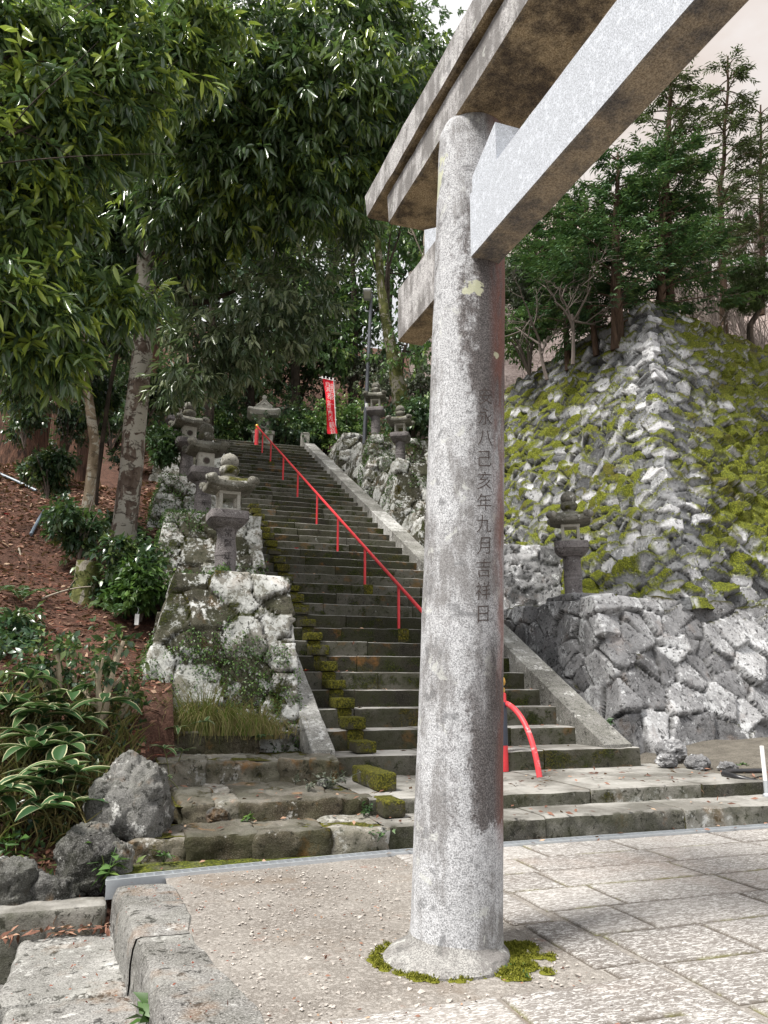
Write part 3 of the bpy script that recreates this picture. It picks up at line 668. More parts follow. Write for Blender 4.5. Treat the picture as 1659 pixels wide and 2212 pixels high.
# moss cushion round the near pillar's foot
def moss_mound(name, pts, label, parent=None, seed=0, tufts=2500, hgt=.03, cat='moss'):
    """pts: (x,y,rad,z) cushions"""
    mb = MB(); r = np.random.default_rng(seed); CC = []
    for (x, y, rad, z) in pts:
        n = 22; u = np.linspace(0, 1, 8)[:, None]; th = np.arange(n)*2*math.pi/n
        rr = rad*(1+.22*np.array([vnoise(np.array([[math.cos(a)*1.3+x*9, math.sin(a)*1.3+y*9, seed]]), seed)[0] for a in th]))
        X = x+u*rr*np.cos(th); Y = y+u*rr*np.sin(th); Z = z+hgt*(rad/.08)**.6*(np.sqrt(np.maximum(0, 1-u**2))-.25)+0*X
        V = np.stack([X, Y, Z], -1).reshape(-1, 3); V[:, 2] += .010*fbm(V, 22, 3, seed)
        mb.add(V, quadgrid(8, n, True), {'tone': .5}); k = max(10, int(tufts*rad*rad/sum(q[2]**2 for q in pts)))
        i = r.integers(0, len(V), k); CC.append(V[i]+r.normal(0, .008, (k, 3))*(1, 1, .3))
    C = np.concatenate(CC); D = r.normal(0, .5, C.shape)+(0, 0, 1); V, F, A = leaf_arrays(C, D, r.uniform(.008, .022, len(C)), .004, r.random(len(C)), seed=seed)
    mb.add(V, F, A); return mb
pts = []; rm_ = np.random.default_rng(12)
for a in np.linspace(-215, 20, 150):
    dens = .55+.45*math.sin(a*.11+1.0); right = sst(-75, -45, a)
    if rm_.random() > .12+.55*dens and right < .5: continue
    cx, cy = TB[0]-.085*(1-right)*1.0, TB[1]-.07*(1-right)
    for j in range(1+int(3.2*right*rm_.random())):
        rr = (.40 if right < .5 else .34)+rm_.normal(0, .018)+.075*j; k = rm_.uniform(.018, .042)*(1.5 if right > .5 else 1.0)
        pts.append((cx+rr*math.cos(R(a)), cy+rr*math.sin(R(a)), k, .008))
mm = moss_mound('moss', pts, '', seed=4, tufts=15000, hgt=.020).build('moss', M['mossleaf'], None)
tag(mm, 'yellow green moss ring growing around the foot of the torii pillar', 'moss', kind='stuff')

# ------------------------------------------------------------------ ground
def sheet(name, G, mat, kind='structure', attrs=None):
    nv, nu = G.shape[:2]; me = fast_mesh(name, G.reshape(-1, 3), quadgrid(nv, nu), mat, attrs)
    o = link(name, me, None, (0, 0, 0), AZ); o['kind'] = kind; return o
def axis(*segs):
    out = []
    for a, b, st in segs: out.append(np.arange(a, b-1e-6, st))
    return np.concatenate(out+[[segs[-1][1]]])
tt = axis((-600, -60, 60), (-60, -8, 4), (-8, 8, 1), (8, 60, 4), (60, 600, 60)); ss = axis((-600, -60, 60), (-60, 60, 4), (60, 600, 60))
X, Y = np.meshgrid(tt, ss); sheet('terrain', np.stack([X, Y, np.full(X.shape, -.72)], -1), M['terr'])
# gravel court, ending at the kerb on the left and at the stone steps behind
tt = axis((.42, 3.2, .035), (3.2, 12, .4), (12, 60, 6)); ss = axis((-60, -2, 5), (-2, 3.4, .5), (3.4, 7.9, .035), (7.9, 9.6, .3))
X, Y = np.meshgrid(tt, ss); P = np.stack([X, Y, 0*X], -1).reshape(-1, 3); n = .012*fbm(P, 1.3, 3, 2)
m = sst(3.2, 2.6, P[:, 0]); P[:, 2] = np.where((P[:, 0] > 3.0) | (P[:, 1] < 2), 0, n*m)
sheet('gravel_ground', P.reshape(X.shape+(3,)), M['gravel'])
# paving slabs
mb = MB(); r = np.random.default_rng(5)
def slab(t0, t1, s0, s1, z=.014, c=None):
    g = .010; t0 += g; t1 -= g; s0 += g; s1 -= g
    nu = max(3, int((t1-t0)/.06)); nv = max(3, int((s1-s0)/.06))
    u = np.concatenate([[t0-.002, t0, t0+.012], np.linspace(t0+.03, t1-.03, nu), [t1-.012, t1, t1+.002]])
    v = np.concatenate([[s0-.002, s0, s0+.012], np.linspace(s0+.03, s1-.03, nv), [s1-.012, s1, s1+.002]])
    X, Y = np.meshgrid(u, v); e = np.minimum(np.minimum(X-t0, t1-X), np.minimum(Y-s0, s1-Y)); tl = r.normal(0, .0025, 2)
    Z = z*sst(-.001, .016, e)+(X-t0)*tl[0]+(Y-s0)*tl[1]; Z[e < -.0005] = -.06
    P = np.stack([X, Y, Z], -1).reshape(-1, 3); P[:, 2] += np.where(e.ravel() > 0, .004*fbm(P, 7, 3, 9), 0)
    P[:, :2] += .007*np.stack([fbm(P, 5, 2, 21), fbm(P, 5, 2, 22)], -1)
    mb.add(P, quadgrid(len(v), len(u)), {'gap': 1-sst(.0, .018, e).ravel()*1.0, 'sid': r.random()})
# border strip along the gravel (runs up to the drain), set in long stones
y = 7.60
for k, L in enumerate((1.1, 1.3, .9, 1.35, 1.2, 1.3, 1.4, 1.2)):
    t = 2.56+.055*(7.6-y)*.9; slab(t, t+.34, y-L, y, .016); y -= L
rows = [7.62, 7.05, 6.52, 5.98, 5.42, 4.84, 4.25, 3.62, 3.0, 2.4, 1.8, 1.2, .6, 0, -.6, -1.2, -1.8, -2.4]
for i, (a, b) in enumerate(zip(rows[:-1], rows[1:])):
    t = 2.92+.05*(7.6-a); first = True
    while t < 14:
        L = r.uniform(1.0, 1.7)*(r.uniform(.4, .75) if first else 1); slab(t, t+L, b, a); t += L; first = False
for (a, b) in ((4.12, 3.62), (3.62, 3.0), (3.0, 2.4), (2.4, 1.6), (1.6, .8), (.8, 0)):
    t = .80+.02*(4.1-a)
    while t < 2.6:
        L = min(r.uniform(.8, 1.4), 2.72+.05*(7.6-a)-.0-t)
        if L < .15: break
        slab(t, t+L, b, a); t += L
o = mb.build('stone_paving', M['pave'], None, (0, 0, 0), AZ); o['kind'] = 'structure'

# stone objects in the stair frame: vertices given as (t, s, z); origin moved to the base
def stone_obj(name, parts, mat, org, parent=None, smooth=True):
    mb = MB()
    for V, F, A in parts: mb.add(np.asarray(V)-np.array((org[1], org[0], org[2])), F, A)
    if parent is None: return mb.build(name, mat, None, W(*org), AZ, smooth)
    return mb.build(name, mat, parent, (0, 0, 0), 0, smooth)
def rough_block(t0, t1, s0, s1, z0, z1, seed, res=.05, rnd=.05, amp=.03, skew=0.0, sid=None, taper=0.0):
    """boulder-like squared stone"""
    L = np.array((t1-t0, s1-s0, z1-z0)); n = np.maximum(3, np.ceil(L/res)).astype(int)
    c = np.array(((t0+t1)/2, (s0+s1)/2, (z0+z1)/2)); mb = MB()
    for ax in range(3):
        a, b = [(1, 2), (2, 0), (0, 1)][ax]
        for sg in (-1, 1):
            u, v = np.meshgrid(np.linspace(-1, 1, n[a]+1), np.linspace(-1, 1, n[b]+1))
            P = np.zeros(u.shape+(3,)); P[..., ax] = sg; P[..., a] = u; P[..., b] = v
            F = quadgrid(*u.shape); mb.add(P.reshape(-1, 3), F if sg > 0 else F[:, ::-1])
    V, F, _ = mb.data(); h = L/2; Q = V*h
    rr = min(rnd, h.min()*.9); inner = np.clip(Q, -(h-rr), h-rr); d = Q-inner; ln = np.linalg.norm(d, axis=1)[:, None]
    nrm = np.where(ln > 1e-9, d/np.maximum(ln, 1e-9), 0); k = np.abs(V).max(1)
    Q = inner+nrm*rr
    if taper: Q[:, :2] *= (1+taper*(.5-(Q[:, 2:]/L[2]+.5)))
    P = Q+c; nn = Q/h; nn /= np.linalg.norm(nn, axis=1)[:, None]
    P = P+nn*(amp*fbm(P, 2.2, 4, seed)+amp*.5*fbm(P, 8, 3, seed+3))[:, None]
    if skew: P[:, 1] += skew*(P[:, 0]-c[0])
    return P, F, {'sid': np.full(len(P), rng.random() if sid is None else sid)}
def fuse(mb_parts): return mb_parts

# ------------------------------------------------------------------ the long staircase
RISE, RUN, S0, Z0 = .2914, .561, 10.78, .395
NST = 41
stair = thing('stone_staircase', 'long mossy stone staircase climbing the wooded slope', 'staircase', W(S0, 5, 0), AZ)
def step_mesh(t0, t1, s, z0, z1, back, seed, res=.055, jl=1.6, lip=.02, amp=.010, blocks=True):
    r = np.random.default_rng(seed); js = []; t = t0+r.uniform(.5, jl)
    while t < t1-.3: js.append(t); t += r.uniform(.75*jl, 1.35*jl)
    prof = [(0, z0-.02), (0, z0+(z1-z0)*.33), (0, z0+(z1-z0)*.66), (-.002, z1-lip*1.6), (.002, z1-lip*.5), (lip*.7, z1-.001), (lip*2.5, z1), (back*.35, z1), (back*.7, z1), (back, z1)]
    nu = int((t1-t0)/res)+1; u = np.linspace(t0, t1, nu)
    for j in js: u = np.concatenate([u, [j-.012, j, j+.012]])
    u = np.unique(np.round(u, 4)); pr = np.array(prof)
    X = np.repeat(u[None], len(pr), 0); Y = s+np.repeat(pr[:, :1], len(u), 1); Z = np.repeat(pr[:, 1:], len(u), 1)
    bid = np.searchsorted(np.array(js), u) if js else np.zeros(len(u), int); off = r.normal(0, 1, (len(js)+1, 3)); sidb = r.random(len(js)+1)
    dj = np.abs(u[:, None]-np.array(js)[None]).min(1) if js else np.full(len(u), 9.); gp = 1-sst(.0, .013, dj)
    Y = Y+off[bid, 0]*.010+gp*.02; Z = Z+off[bid, 1]*.005*(pr[:, 1:] > z0+.05)-gp*.012*(pr[:, 1:] > z0+.2)
    P = np.stack([X, Y, Z], -1).reshape(-1, 3)
    wear = np.exp(-((pr[:, 1]-z1)/.05)**2)*(pr[:, 0] < lip*3); wr = np.repeat(wear, len(u))
    P[:, 1] += amp*fbm(P, 2.6, 4, seed)*1.0+.6*amp*fbm(P, 9, 3, seed+1)+wr*.012*np.abs(fbm(P, 3.5, 3, seed+5))
    P[:, 2] -= wr*(.02*np.abs(fbm(P, 2.1, 3, seed+2)))-.3*amp*fbm(P, 5, 3, seed+4)*(np.repeat(pr[:, 1], len(u)) > z0)
    return P, quadgrid(len(pr), len(u)), {'gap': np.tile(gp, len(pr))*.9, 'sid': np.tile(sidb[bid], len(pr))}
def child_stone(name, parts, mat, root_org, root):
    mb = MB()
    for V, F, A in parts: mb.add(np.asarray(V)-np.array((root_org[1], root_org[0], root_org[2])), F, A)
    return mb.build(name, mat, root)
SO = (S0, 5, 0)
for n in range(NST):
    s = S0+RUN*n; z0 = Z0+RISE*n if n else .40; z1 = Z0+RISE*(n+1)-.0
    P = step_mesh(2.70, 6.98 if n else 7.55, s if n else S0-.28, z0, z1, (RUN+.06 if n else RUN+.34) if n < NST-1 else 1.2, 100+n)
    child_stone('step', [P], M['step'], SO, stair)
# lowest two wide steps and the landing, big worn stones
P1 = step_mesh(2.54, 9.6, 7.80, -.02, .245, .75, 51, .04, 1.9, .045, .035); P2 = step_mesh(2.58, 7.95, 8.45, .22, .41, 2.4, 52, .04, 1.5, .03, .014)
child_stone('step', [P1], M['front'], SO, stair); child_stone('step', [P2], M['front'], SO, stair)
# sloping side stones
def stringer(t0, t1, seed, s_a, s_b, up=.17):
    m = RISE/RUN; parts = []; r = np.random.default_rng(seed); s = s_a
    while s < s_b-.1:
        L = min(r.uniform(1.5, 2.3), s_b-s); e = s+L-.012
        za = Z0+RISE+m*(s-S0)+up; zb = Z0+RISE+m*(e-S0)+up; d = .62
        if s == s_a: rails_b = Z0
        nS = int(L/.08)+2; f = np.linspace(0, 1, nS); sec = [(t0, -d), (t0, -.012), (t0+.012, 0), ((t0+t1)/2, .0), (t1-.012, 0), (t1, -.012), (t1, -d)]
        V = np.array([[(a, s+f_*(e-s), max(za+f_*(zb-za)+b, .66)) for (a, b) in sec] for f_ in f]).reshape(-1, 3)
        V = V+.010*np.stack([fbm(V, 2.5, 4, seed+k) for k in range(3)], -1)
        F = [quadgrid(nS, 7)[:, ::-1], np.array([(0, 1, 2, 3), (0, 3, 4, 6), (4, 5, 6, 6)][:2])]; sid = r.random()
        k = (nS-1)*7; F.append(np.array([(k+3, k+2, k+1, k), (k+6, k+4, k+3, k)])); F.append(np.array([(4, 5, 6), (k+6, k+5, k+4)]))
        parts.append((V, F, {'sid': sid})); s += L
    return parts
child_stone('stringer', stringer(6.95, 7.44, 31, 10.55, 33.3), M['string'], SO, stair)
child_stone('stringer', stringer(2.42, 2.74, 37, 10.60, 33.0), M['string'], SO, stair)
# small mossy blocks that divide off the narrow side lane
P = [rough_block(2.66, 2.90, 8.16, 8.62, .245, .42, 61, .03, .03, .012)]; child_stone('divider_block', P, M['block'], SO, stair)
P = [rough_block(2.82, 3.06, 8.92, 10.05, .41, .62, 62, .03, .03, .012)]; child_stone('divider_block', P, M['block'], SO, stair)
for n in range(22):
    s = S0+RUN*n; z = Z0+RISE*(n+1); t0 = 3.08+.012*math.sin(n*2.1)
    P = [rough_block(t0, t0+.30, s-.06, s+.40, z+.004, z+.165+.02*math.sin(n*1.7), 70+n, .03, .022, .014), rough_block(t0+.03, t0+.28, s-.02, s+.28, z-RISE+.02, z+.0, 170+n, .05, .03, .012)]
    child_stone('divider_block', P, M['block'], SO, stair)

# rows of old stones left of the stairs, stepping up to the lantern wall
def stone_row(label, name, segs, s_fn, z0, z1, depth, mat, seed, group, org):
    r = np.random.default_rng(seed); root = thing(name, label, 'stone step', W(*org), AZ, group)
    for i, (a, b) in enumerate(segs):
        s = s_fn((a+b)/2); P = rough_block(a-.03, b+.03, s+r.normal(0, .03), s+depth, z0-.06, z1+r.normal(0, .018), seed+i*3, .03, .055, .075, r.normal(0, .05), None, .03)
        child_stone('stone', [P], mat, org, root)
    return root
g = 'old stone steps left of the staircase'
stone_row('long front row of rounded mossy kerb stones behind the drain', 'stone_step', [(.12, .62), (.63, 1.26), (1.27, 1.98), (2.0, 2.60)], lambda t: 7.80+.10*max(0, 1.0-t), 0, .25, .8, M['oldrow'], 300, g, (7.8, 1.3, 0))
stone_row('second stone row with a broad flat worn slab on top', 'stone_step', [(.62, .95), (.96, 1.20), (1.22, 2.28), (2.30, 2.66)], lambda t: 8.52+.08*max(0, 1.3-t), .2, .42, 1.6, M['oldrow'], 330, g, (8.5, 1.6, .2))
stone_row('third stone row stained orange and brown below the lantern wall', 'stone_step', [(.42, .98), (1.0, 1.9), (1.91, 2.28), (2.29, 2.66)], lambda t: 10.02+.06*(1.3-t), .36, .72, 1.1, M['oldrow'], 360, g, (10, 1.3, .4))
stone_row('uppermost short stone row in front of the dry grass tuft', 'stone_step', [(.12, .38), (.40, 1.05), (1.06, 1.75)], lambda t: 11.05, .66, 1.0, .55, M['oldrow'], 390, g, (11, .9, .7))

for (t0, t1, s0, s1, z, nm) in ((.15, 2.62, 7.95, 8.75, .215, 1), (.55, 2.72, 8.65, 10.3, .385, 2), (.4, 2.45, 10.1, 11.5, .69, 3), (.1, 2.3, 11.1, 12.2, .97, 4)):
    X, Y = np.meshgrid(np.linspace(t0, t1, 60), np.linspace(s0, s1, 30)); P = np.stack([X, Y, 0*X+z], -1).reshape(-1, 3); P[:, 2] += .025*fbm(P, 2.5, 4, nm)
    mo = sst(-.15, .3, fbm(P, 1.8, 4, nm+3)+.3*fbm(P, 9, 3, nm+5)); sheet('step_earth', P.reshape(X.shape+(3,)), M['block'], 'structure', {'moss': mo*.8, 'gap': .5*(1-mo)})
# steps going down at the left and the kerb of the court
kb = thing('stone_kerb', 'pale rough kerb of large stones along the left edge of the court', 'kerb', W(5.5, .3, -.3), AZ)
def kerb_edge(s): return .0+.05*(7.1-s)+.065*max(0, 7.1-s)**.9
ks = [7.12, 6.55, 5.72, 4.75, 3.7, 2.5, 1.2]
for i, (a, b) in enumerate(zip(ks[:-1], ks[1:])):
    n = int((a-b)/.035)+2; sv = np.linspace(b-.004, a+.004, n); e0 = np.array([kerb_edge(x) for x in sv])
    wv = .43+.05*np.sin(sv*3.1)+.07*np.array([vnoise(np.array([[x*2.6, 1.5, 0]]), 4)[0] for x in sv])
    rails = [(-.02, -.72), (-.015, -.3), (-.005, -.05), (.015, .012), (.05, .022), (.5, .020), (.9, .012), (1.0, -.03)]
    G = []
    for (f, z) in rails:
        x = e0+(f*wv if f > .1 else f); G.append(np.stack([x, sv, np.full(n, z)], -1))
    G = np.array(G); rows = [G[0]]
    for p, q in zip(G[:-1], G[1:]):
        k = max(1, int(np.linalg.norm(q-p, axis=1).max()/.04)); 
        for f in (np.arange(k)+1)/k: rows.append(p+(q-p)*f)
    G = np.array(rows); P = G.reshape(-1, 3); N = gnormals(G, 1).reshape(-1, 3)
    endk = np.tile(np.minimum(np.arange(n), n-1-np.arange(n)), len(G)); ed = sst(0, 1.6, endk)
    P = P-N*0+np.stack([0*P[:, 0]-.03*np.abs(fbm(P, 2.2, 4, 40))*(P[:, 2] < .0), 0*P[:, 0], .016*fbm(P, 2.6, 4, 41)-(1-ed)*.005+.003*math.sin(i*2.3)], -1)
    P[:, 0] += .025*fbm(P, 4, 4, 44)+.006*math.cos(i*3.1)
    mbk = MB(); mbk.add(P-np.array((.3, 5.5, -.3)), quadgrid(len(G), n)[:, ::-1], {'sid': .5, 'gap': (1-ed)*.25}); mbk.build('stone', M['kerb'], kb)
P = [rough_block(-.66, .16, 5.75, 7.10, -.72, -.31, 401, .04, .05, .03), rough_block(-.58, .26, 4.3, 5.74, -.72, -.315, 402, .04, .05, .03), rough_block(-.5, .4, 2.8, 4.28, -.72, -.32, 403, .05, .05, .03)]
o = stone_obj('stone_landing', P, M['kerb'], (5.5, -.2, -.7)); tag(o, 'flat worn grey stone landing one step below the court kerb', 'stone step')
P = [rough_block(-.92, -.04, 7.14, 7.46, -.72, -.12, 405, .035, .04, .02)]
o = stone_obj('stone_bar', P, M['front'], (7.3, -.5, -.7)); tag(o, 'long dark squared stone bar closing the end of the lower landing', 'stone block')
P = [rough_block(-1.7, -.70, 4.2, 7.1, -.80, -.60, 407, .06, .04, .02)]
o = stone_obj('lower_stone_step', P, M['kerb'], (5.6, -1.2, -.8)); tag(o, 'lowest grey stone step at the bottom left corner', 'stone step')

# drain channel across the front
dr = thing('drain_channel', 'long pale steel drain channel with slotted grating in front of the steps', 'drain', W(7.6, 3, 0), AZ)
dl = [(7.36, -.06), (7.50, 1.0), (7.66, 2.55), (7.70, 5), (7.72, 9.5), (7.74, 14)]
def strip(o0, o1, z0, z1, n=1):
    V = []
    for (s, t) in dl: V += [(t-3, s-7.6+o0, z0), (t-3, s-7.6+o0, z1), (t-3, s-7.6+o1, z1), (t-3, s-7.6+o1, z0)]
    V = np.array(V); k = len(dl); return V, [quadgrid(k, 4)[:, ::-1], np.array([(0, 1, 2, 3), (4*k-1, 4*k-2, 4*k-3, 4*k-4)])]
mb = MB(); mb.add(*strip(-.075, -.055, -.12, .028)); mb.add(*strip(.055, .075, -.12, .028)); mb.build('rail', M['galv'], dr, smooth=False)
mb = MB(); mb.add(*strip(-.054, .054, -.12, -.03)); mb.build('channel', M['galvdark'], dr, smooth=False)
mb = MB()
for a in (-.03, 0, .03): mb.add(*strip(a-.004, a+.004, -.01, .024))
P = resample([(t-3, s-7.6, .030) for (s, t) in dl], 180)
for p in P: mb.add(*box(p[0]-.006, p[0]+.006, p[1]-.053, p[1]+.053, -.01, .020))
mb.build('grating', M['galv'], dr, smooth=False)
# earth strip between drain and the first row
X, Y = np.meshgrid(np.linspace(-.1, 10, 220), np.linspace(7.42, 7.98, 14)); P = np.stack([X, Y, 0*X], -1).reshape(-1, 3)
lim = np.interp(P[:, 0], [d[1] for d in dl], [d[0] for d in dl])+.085; P[:, 1] = np.maximum(P[:, 1], lim); P[:, 2] = .012+.03*np.clip(P[:, 1]-lim, 0, 1)+.010*fbm(P, 5, 3, 3)
mo = sst(-.05, .25, fbm(P, 1.6, 4, 8)+.25*fbm(P, 8, 3, 9)); sheet('earth_strip', P.reshape(X.shape+(3,)), M['kerb'], 'structure', {'moss': mo, 'gap': 1-mo*.5})
# ------------------------------------------------------------------ rubble walls and terraces
def A3(*p): return np.array(p, float)          # points as (t, s, z)
def wall_obj(name, label, cat, rails, res, size, depth, mat, org, seed, group=None, **kw):
    G = loft(rails, res); V, F, A = rubble(G, size, depth, seed, **kw)
    o = stone_obj(name, [(V, F, A)], mat, org); return tag(o, label, cat, group)
SL = RISE/RUN
def stairz(s): return Z0+RISE+SL*(s-S0)
def terrace(sf, tl, tr, zb, zt, batter, back, tb=.12):
    """retaining block open at the back: rails from foot to top to the middle of the cap"""
    b = [(tl-tb, sf+back, zb+.6), (tl-tb, sf, zb), (tr+.02, sf, zb), (tr+.02, sf+back, zb+.6)]
    t = [(tl+.25, sf+back, zt), (tl+.25, sf+batter, zt), (tr, sf+batter, zt), (tr, sf+back, zt)]
    c1 = [(tl+.6, sf+back, zt+.02), (tl+.6, sf+batter+.35, zt+.02), (tr-.4, sf+batter+.35, zt+.02), (tr-.4, sf+back, zt+.02)]
    tm = (tl+tr)/2; c2 = [(tm, sf+back, zt+.03), (tm, sf+batter+.9, zt+.03), (tm+.01, sf+batter+.9, zt+.03), (tm+.01, sf+back, zt+.03)]
    return [b, t, c1, c2]
lw = ['large white lichened stone wall block carrying the nearest left lantern', 'second mossy wall block up the left side behind the big lantern', 'third wall block up the left side under a round window lantern', 'topmost small wall block on the left beside the white trunk']
for k in range(4):
    sf = 11.35+3.6*k+(.75 if k == 3 else 0); zb = .62 if k == 0 else 3.37+1.67*(k-1)-.15; zt = 3.34+1.67*k+(.6 if k == 3 else .03*k)
    wall_obj('retaining_wall', lw[k], 'stone wall', terrace(sf, .32-.05*k, 2.40, zb, zt, .9 if k == 0 else .7, 4.6, .38 if k == 0 else .12), .042 if k < 2 else .06, .62 if k == 0 else .58, .07, M['left'], (sf, 1.3, zb), 500+k, 'stepped retaining walls left of the stairs', sc=(1, 1, 1.2), gapw=.06, tilt=.07, rough=.022, lift=.45, warp=.07, pn=5)
# right side terraces, up to the lanterns beside the banner
rw = ['stepped wall block hidden low behind the torii pillar on the right of the stairs', 'stepped wall block with pointed lichened corner stone right of the stairs', 'stepped wall block under the two upper right lanterns', 'small top wall block at the foot of the red banner']
for k, (sf, zt, bk) in enumerate(((20.4, 6.95, 4.2), (22.9, 9.08, 4.4), (25.9, 10.95, 5), (30.2, 12.4, 4))):
    zb = stairz(sf)-.3
    wall_obj('retaining_wall', rw[k], 'stone wall', terrace(sf, 7.95, 10.6, zb, zt, .75, bk, .30), .06, .72, .09, M['left'], (sf, 8.8, zb), 520+k, 'stepped retaining walls right of the stairs', sc=(1, 1, 1.05), gapw=.065, tilt=.12, rough=.03, lift=.6, warp=.08, pn=4)
wall_obj('retaining_wall', 'low cross wall of pale stones behind the right hand lantern', 'stone wall', terrace(16.9, 7.75, 11.2, 3.0, 5.15, .5, 3.9), .055, .50, .06, M['retain'], (16.9, 9, 3), 530, 'stepped retaining walls right of the stairs', sc=(1, 1, 1.1), gapw=.08, tilt=.12)
# lower front wall on the right with its corner
b = [(8.02, 22, 2.2), (7.92, 12.6, 1.0), (8.15, 11.35, .40), (20, 13.3, .40)]
t = [(8.15, 22, 3.36), (8.16, 14.2, 3.30), (8.18, 12.50, 3.27), (20, 14.3, 3.2)]
b2 = [(a[0], a[1], min(a[2], c[2])) for a, c in zip(b, t)]
c1 = [(8.9, 22, 3.36), (8.85, 14.4, 3.36), (8.9, 13.2, 3.34), (20, 14.9, 3.26)]; c2 = [(10.5, 22, 3.3), (10.6, 16, 3.3), (10.8, 14.0, 3.3), (20, 15.8, 3.3)]
wall_obj('lower_wall', 'lower grey rubble retaining wall at the right of the staircase foot', 'stone wall', [b2, t, c1, c2], .042, .66, .095, M['retain'], (12, 11, .4), 540, sc=(1, 1, 1.15), gapw=.065, tilt=.16, rough=.010, lift=.6, warp=.09, facet=.08, mossid=.2, moss=.16, mossz=.68, mossbias=lambda P: .55*sst(2.5, 3.3, P[:, 2])*sst(8.6, 9.6, P[:, 0]))
# great sloping castle wall above it
def ks(*p): return (p[0]*1.055, p[1]*1.055, 1.6+(p[2]-1.6)*1.055)
c0 = (10.35, 12.72, 3.1); top = ks(12.39, 15.6, 11.6)
b = [ks(8.9, 27, 5.0), ks(9.1, 22, 3.1), c0, (21.6, 15.3, 3.1)]
t = [ks(11.6, 27, 11.75), ks(11.75, 21.6, 11.6), top, ks(23.5, 18.3, 11.3)]
G1 = [ks(13.2, 27, 11.9), ks(13.2, 21.6, 11.75), ks(13.3, 16.9, 11.7), ks(23.5, 19.4, 11.5)]
G2 = [ks(17, 27, 11.9), ks(16, 24, 11.8), ks(16, 21, 11.8), ks(23.5, 21, 11.6)]
mid = [tuple(a[i]+(c[i]-a[i])*.5+(0, 0, -.12)[i] for i in range(3)) for a, c in zip(b, t)]
def arris(P):
    a, c = np.array(c0), np.array(top); d = c-a; f = np.clip(((P-a)@d)/(d@d), 0, 1)
    return sst(1.25, .2, np.linalg.norm(P-a-f[:, None]*d, axis=1))
wall_obj('castle_wall', 'huge sloping dry stone wall with bright green moss and a sharp corner', 'stone wall', [b, mid, t, G1, G2], .038, .37, .105, M['castle'], (13, 12, 3.1), 560, sc=(1, 1, 1.9), gapw=.13, tilt=.30, rough=.012, lift=.75, warp=.16, facet=.08, mossid=.55, moss=.92, mossz=.55, mosslift=.075, blur=1, calm=arris, mossbias=lambda P: .95*sst(11.2, 13.2, P[:, 0]-.3*(P[:, 2]-3))*sst(3.5, 6.0, P[:, 2])-.32)

# ------------------------------------------------------------------ terrain of the slopes
def hill_h(S_, T_):
    base = .42+SL*(np.clip(S_, 10.7, 33.0)-10.7)
    lo = -.30+(np.clip(S_, 7.45, 10.7)-7.45)*.43
    left = np.where(S_ < 10.7, lo, base+.68)+.13*np.clip(.2-T_, 0, 40)*sst(7.4, 13, S_)
    left = np.where(S_ > 21.5, left-SL*(np.clip(S_, 21.5, 33)-21.5)*sst(.2, -1.2, T_)*.92, left)
    z = np.where(T_ < .62, left, base-.35)
    z = z+.62*np.clip(S_-37, 0, 60)
    return z
tt = axis((-45, -8, 1.5), (-8, .8, .10), (.8, 8, .4), (8, 11, .3), (11, 60, 2)); ss = axis((7.42, 20, .10), (20, 38, .3), (38, 100, 3))
X, Y = np.meshgrid(tt, ss); Z = hill_h(Y, X)
P = np.stack([X, Y, Z], -1).reshape(-1, 3); 
P[:, 2] += (.10*fbm(P, .6, 4, 3)+.035*fbm(P, 3.5, 3, 4))*np.where(P[:, 0] < .7, 1, .3)*sst(7.4, 8.0, P[:, 1])
# the flight itself and the walls stand clear of it
inn = (P[:, 0] > .70) & (P[:, 0] < 8.0) & (P[:, 1] < 34); P[inn, 2] = np.minimum(P[inn, 2], .42+SL*(np.clip(P[inn, 1], 10.7, 33.4)-10.7)-.5)
inn = (P[:, 0] > .35) & (P[:, 1] < 10.9); P[inn, 2] = np.minimum(P[inn, 2], -.4)
wl = (P[:, 0] >= 8.0) & (P[:, 1] < 30); P[wl, 2] = np.minimum(P[wl, 2], np.where(P[wl, 1] < 15, -.8, 2.6))
sheet('hillside', P.reshape(X.shape+(3,)), M['hill'])
# forest slope behind the top landing and the terrace above the castle wall
X, Y = np.meshgrid(np.linspace(12.6, 70, 50), np.linspace(17.2, 60, 45)); P = np.stack([X, Y, 11.72+.05*np.maximum(0, X-13)+.16*np.maximum(0, Y-24)], -1).reshape(-1, 3)
P[:, 2] += .12*fbm(P, .5, 4, 6); P[:, 2] -= 2.5*(P[:, 1] < 18+.16*(P[:, 0]-12)); sheet('upper_terrace', P.reshape(X.shape+(3,)), M['forest'])
# small earth patch at the foot of the right wall
X, Y = np.meshgrid(np.linspace(7.3, 12, 80), np.linspace(8.4, 12.2, 60)); P = np.stack([X, Y, .30+.06*np.clip(Y-9, 0, 3)+.10*np.clip(X-8, 0, 2)], -1).reshape(-1, 3)
P[:, 2] += .05*fbm(P, 1.8, 4, 7)-.5*sst(8.9, 8.4, P[:, 1])-.3*sst(7.8, 7.3, P[:, 0]); sheet('earth_bank', P.reshape(X.shape+(3,)), M['terr'])
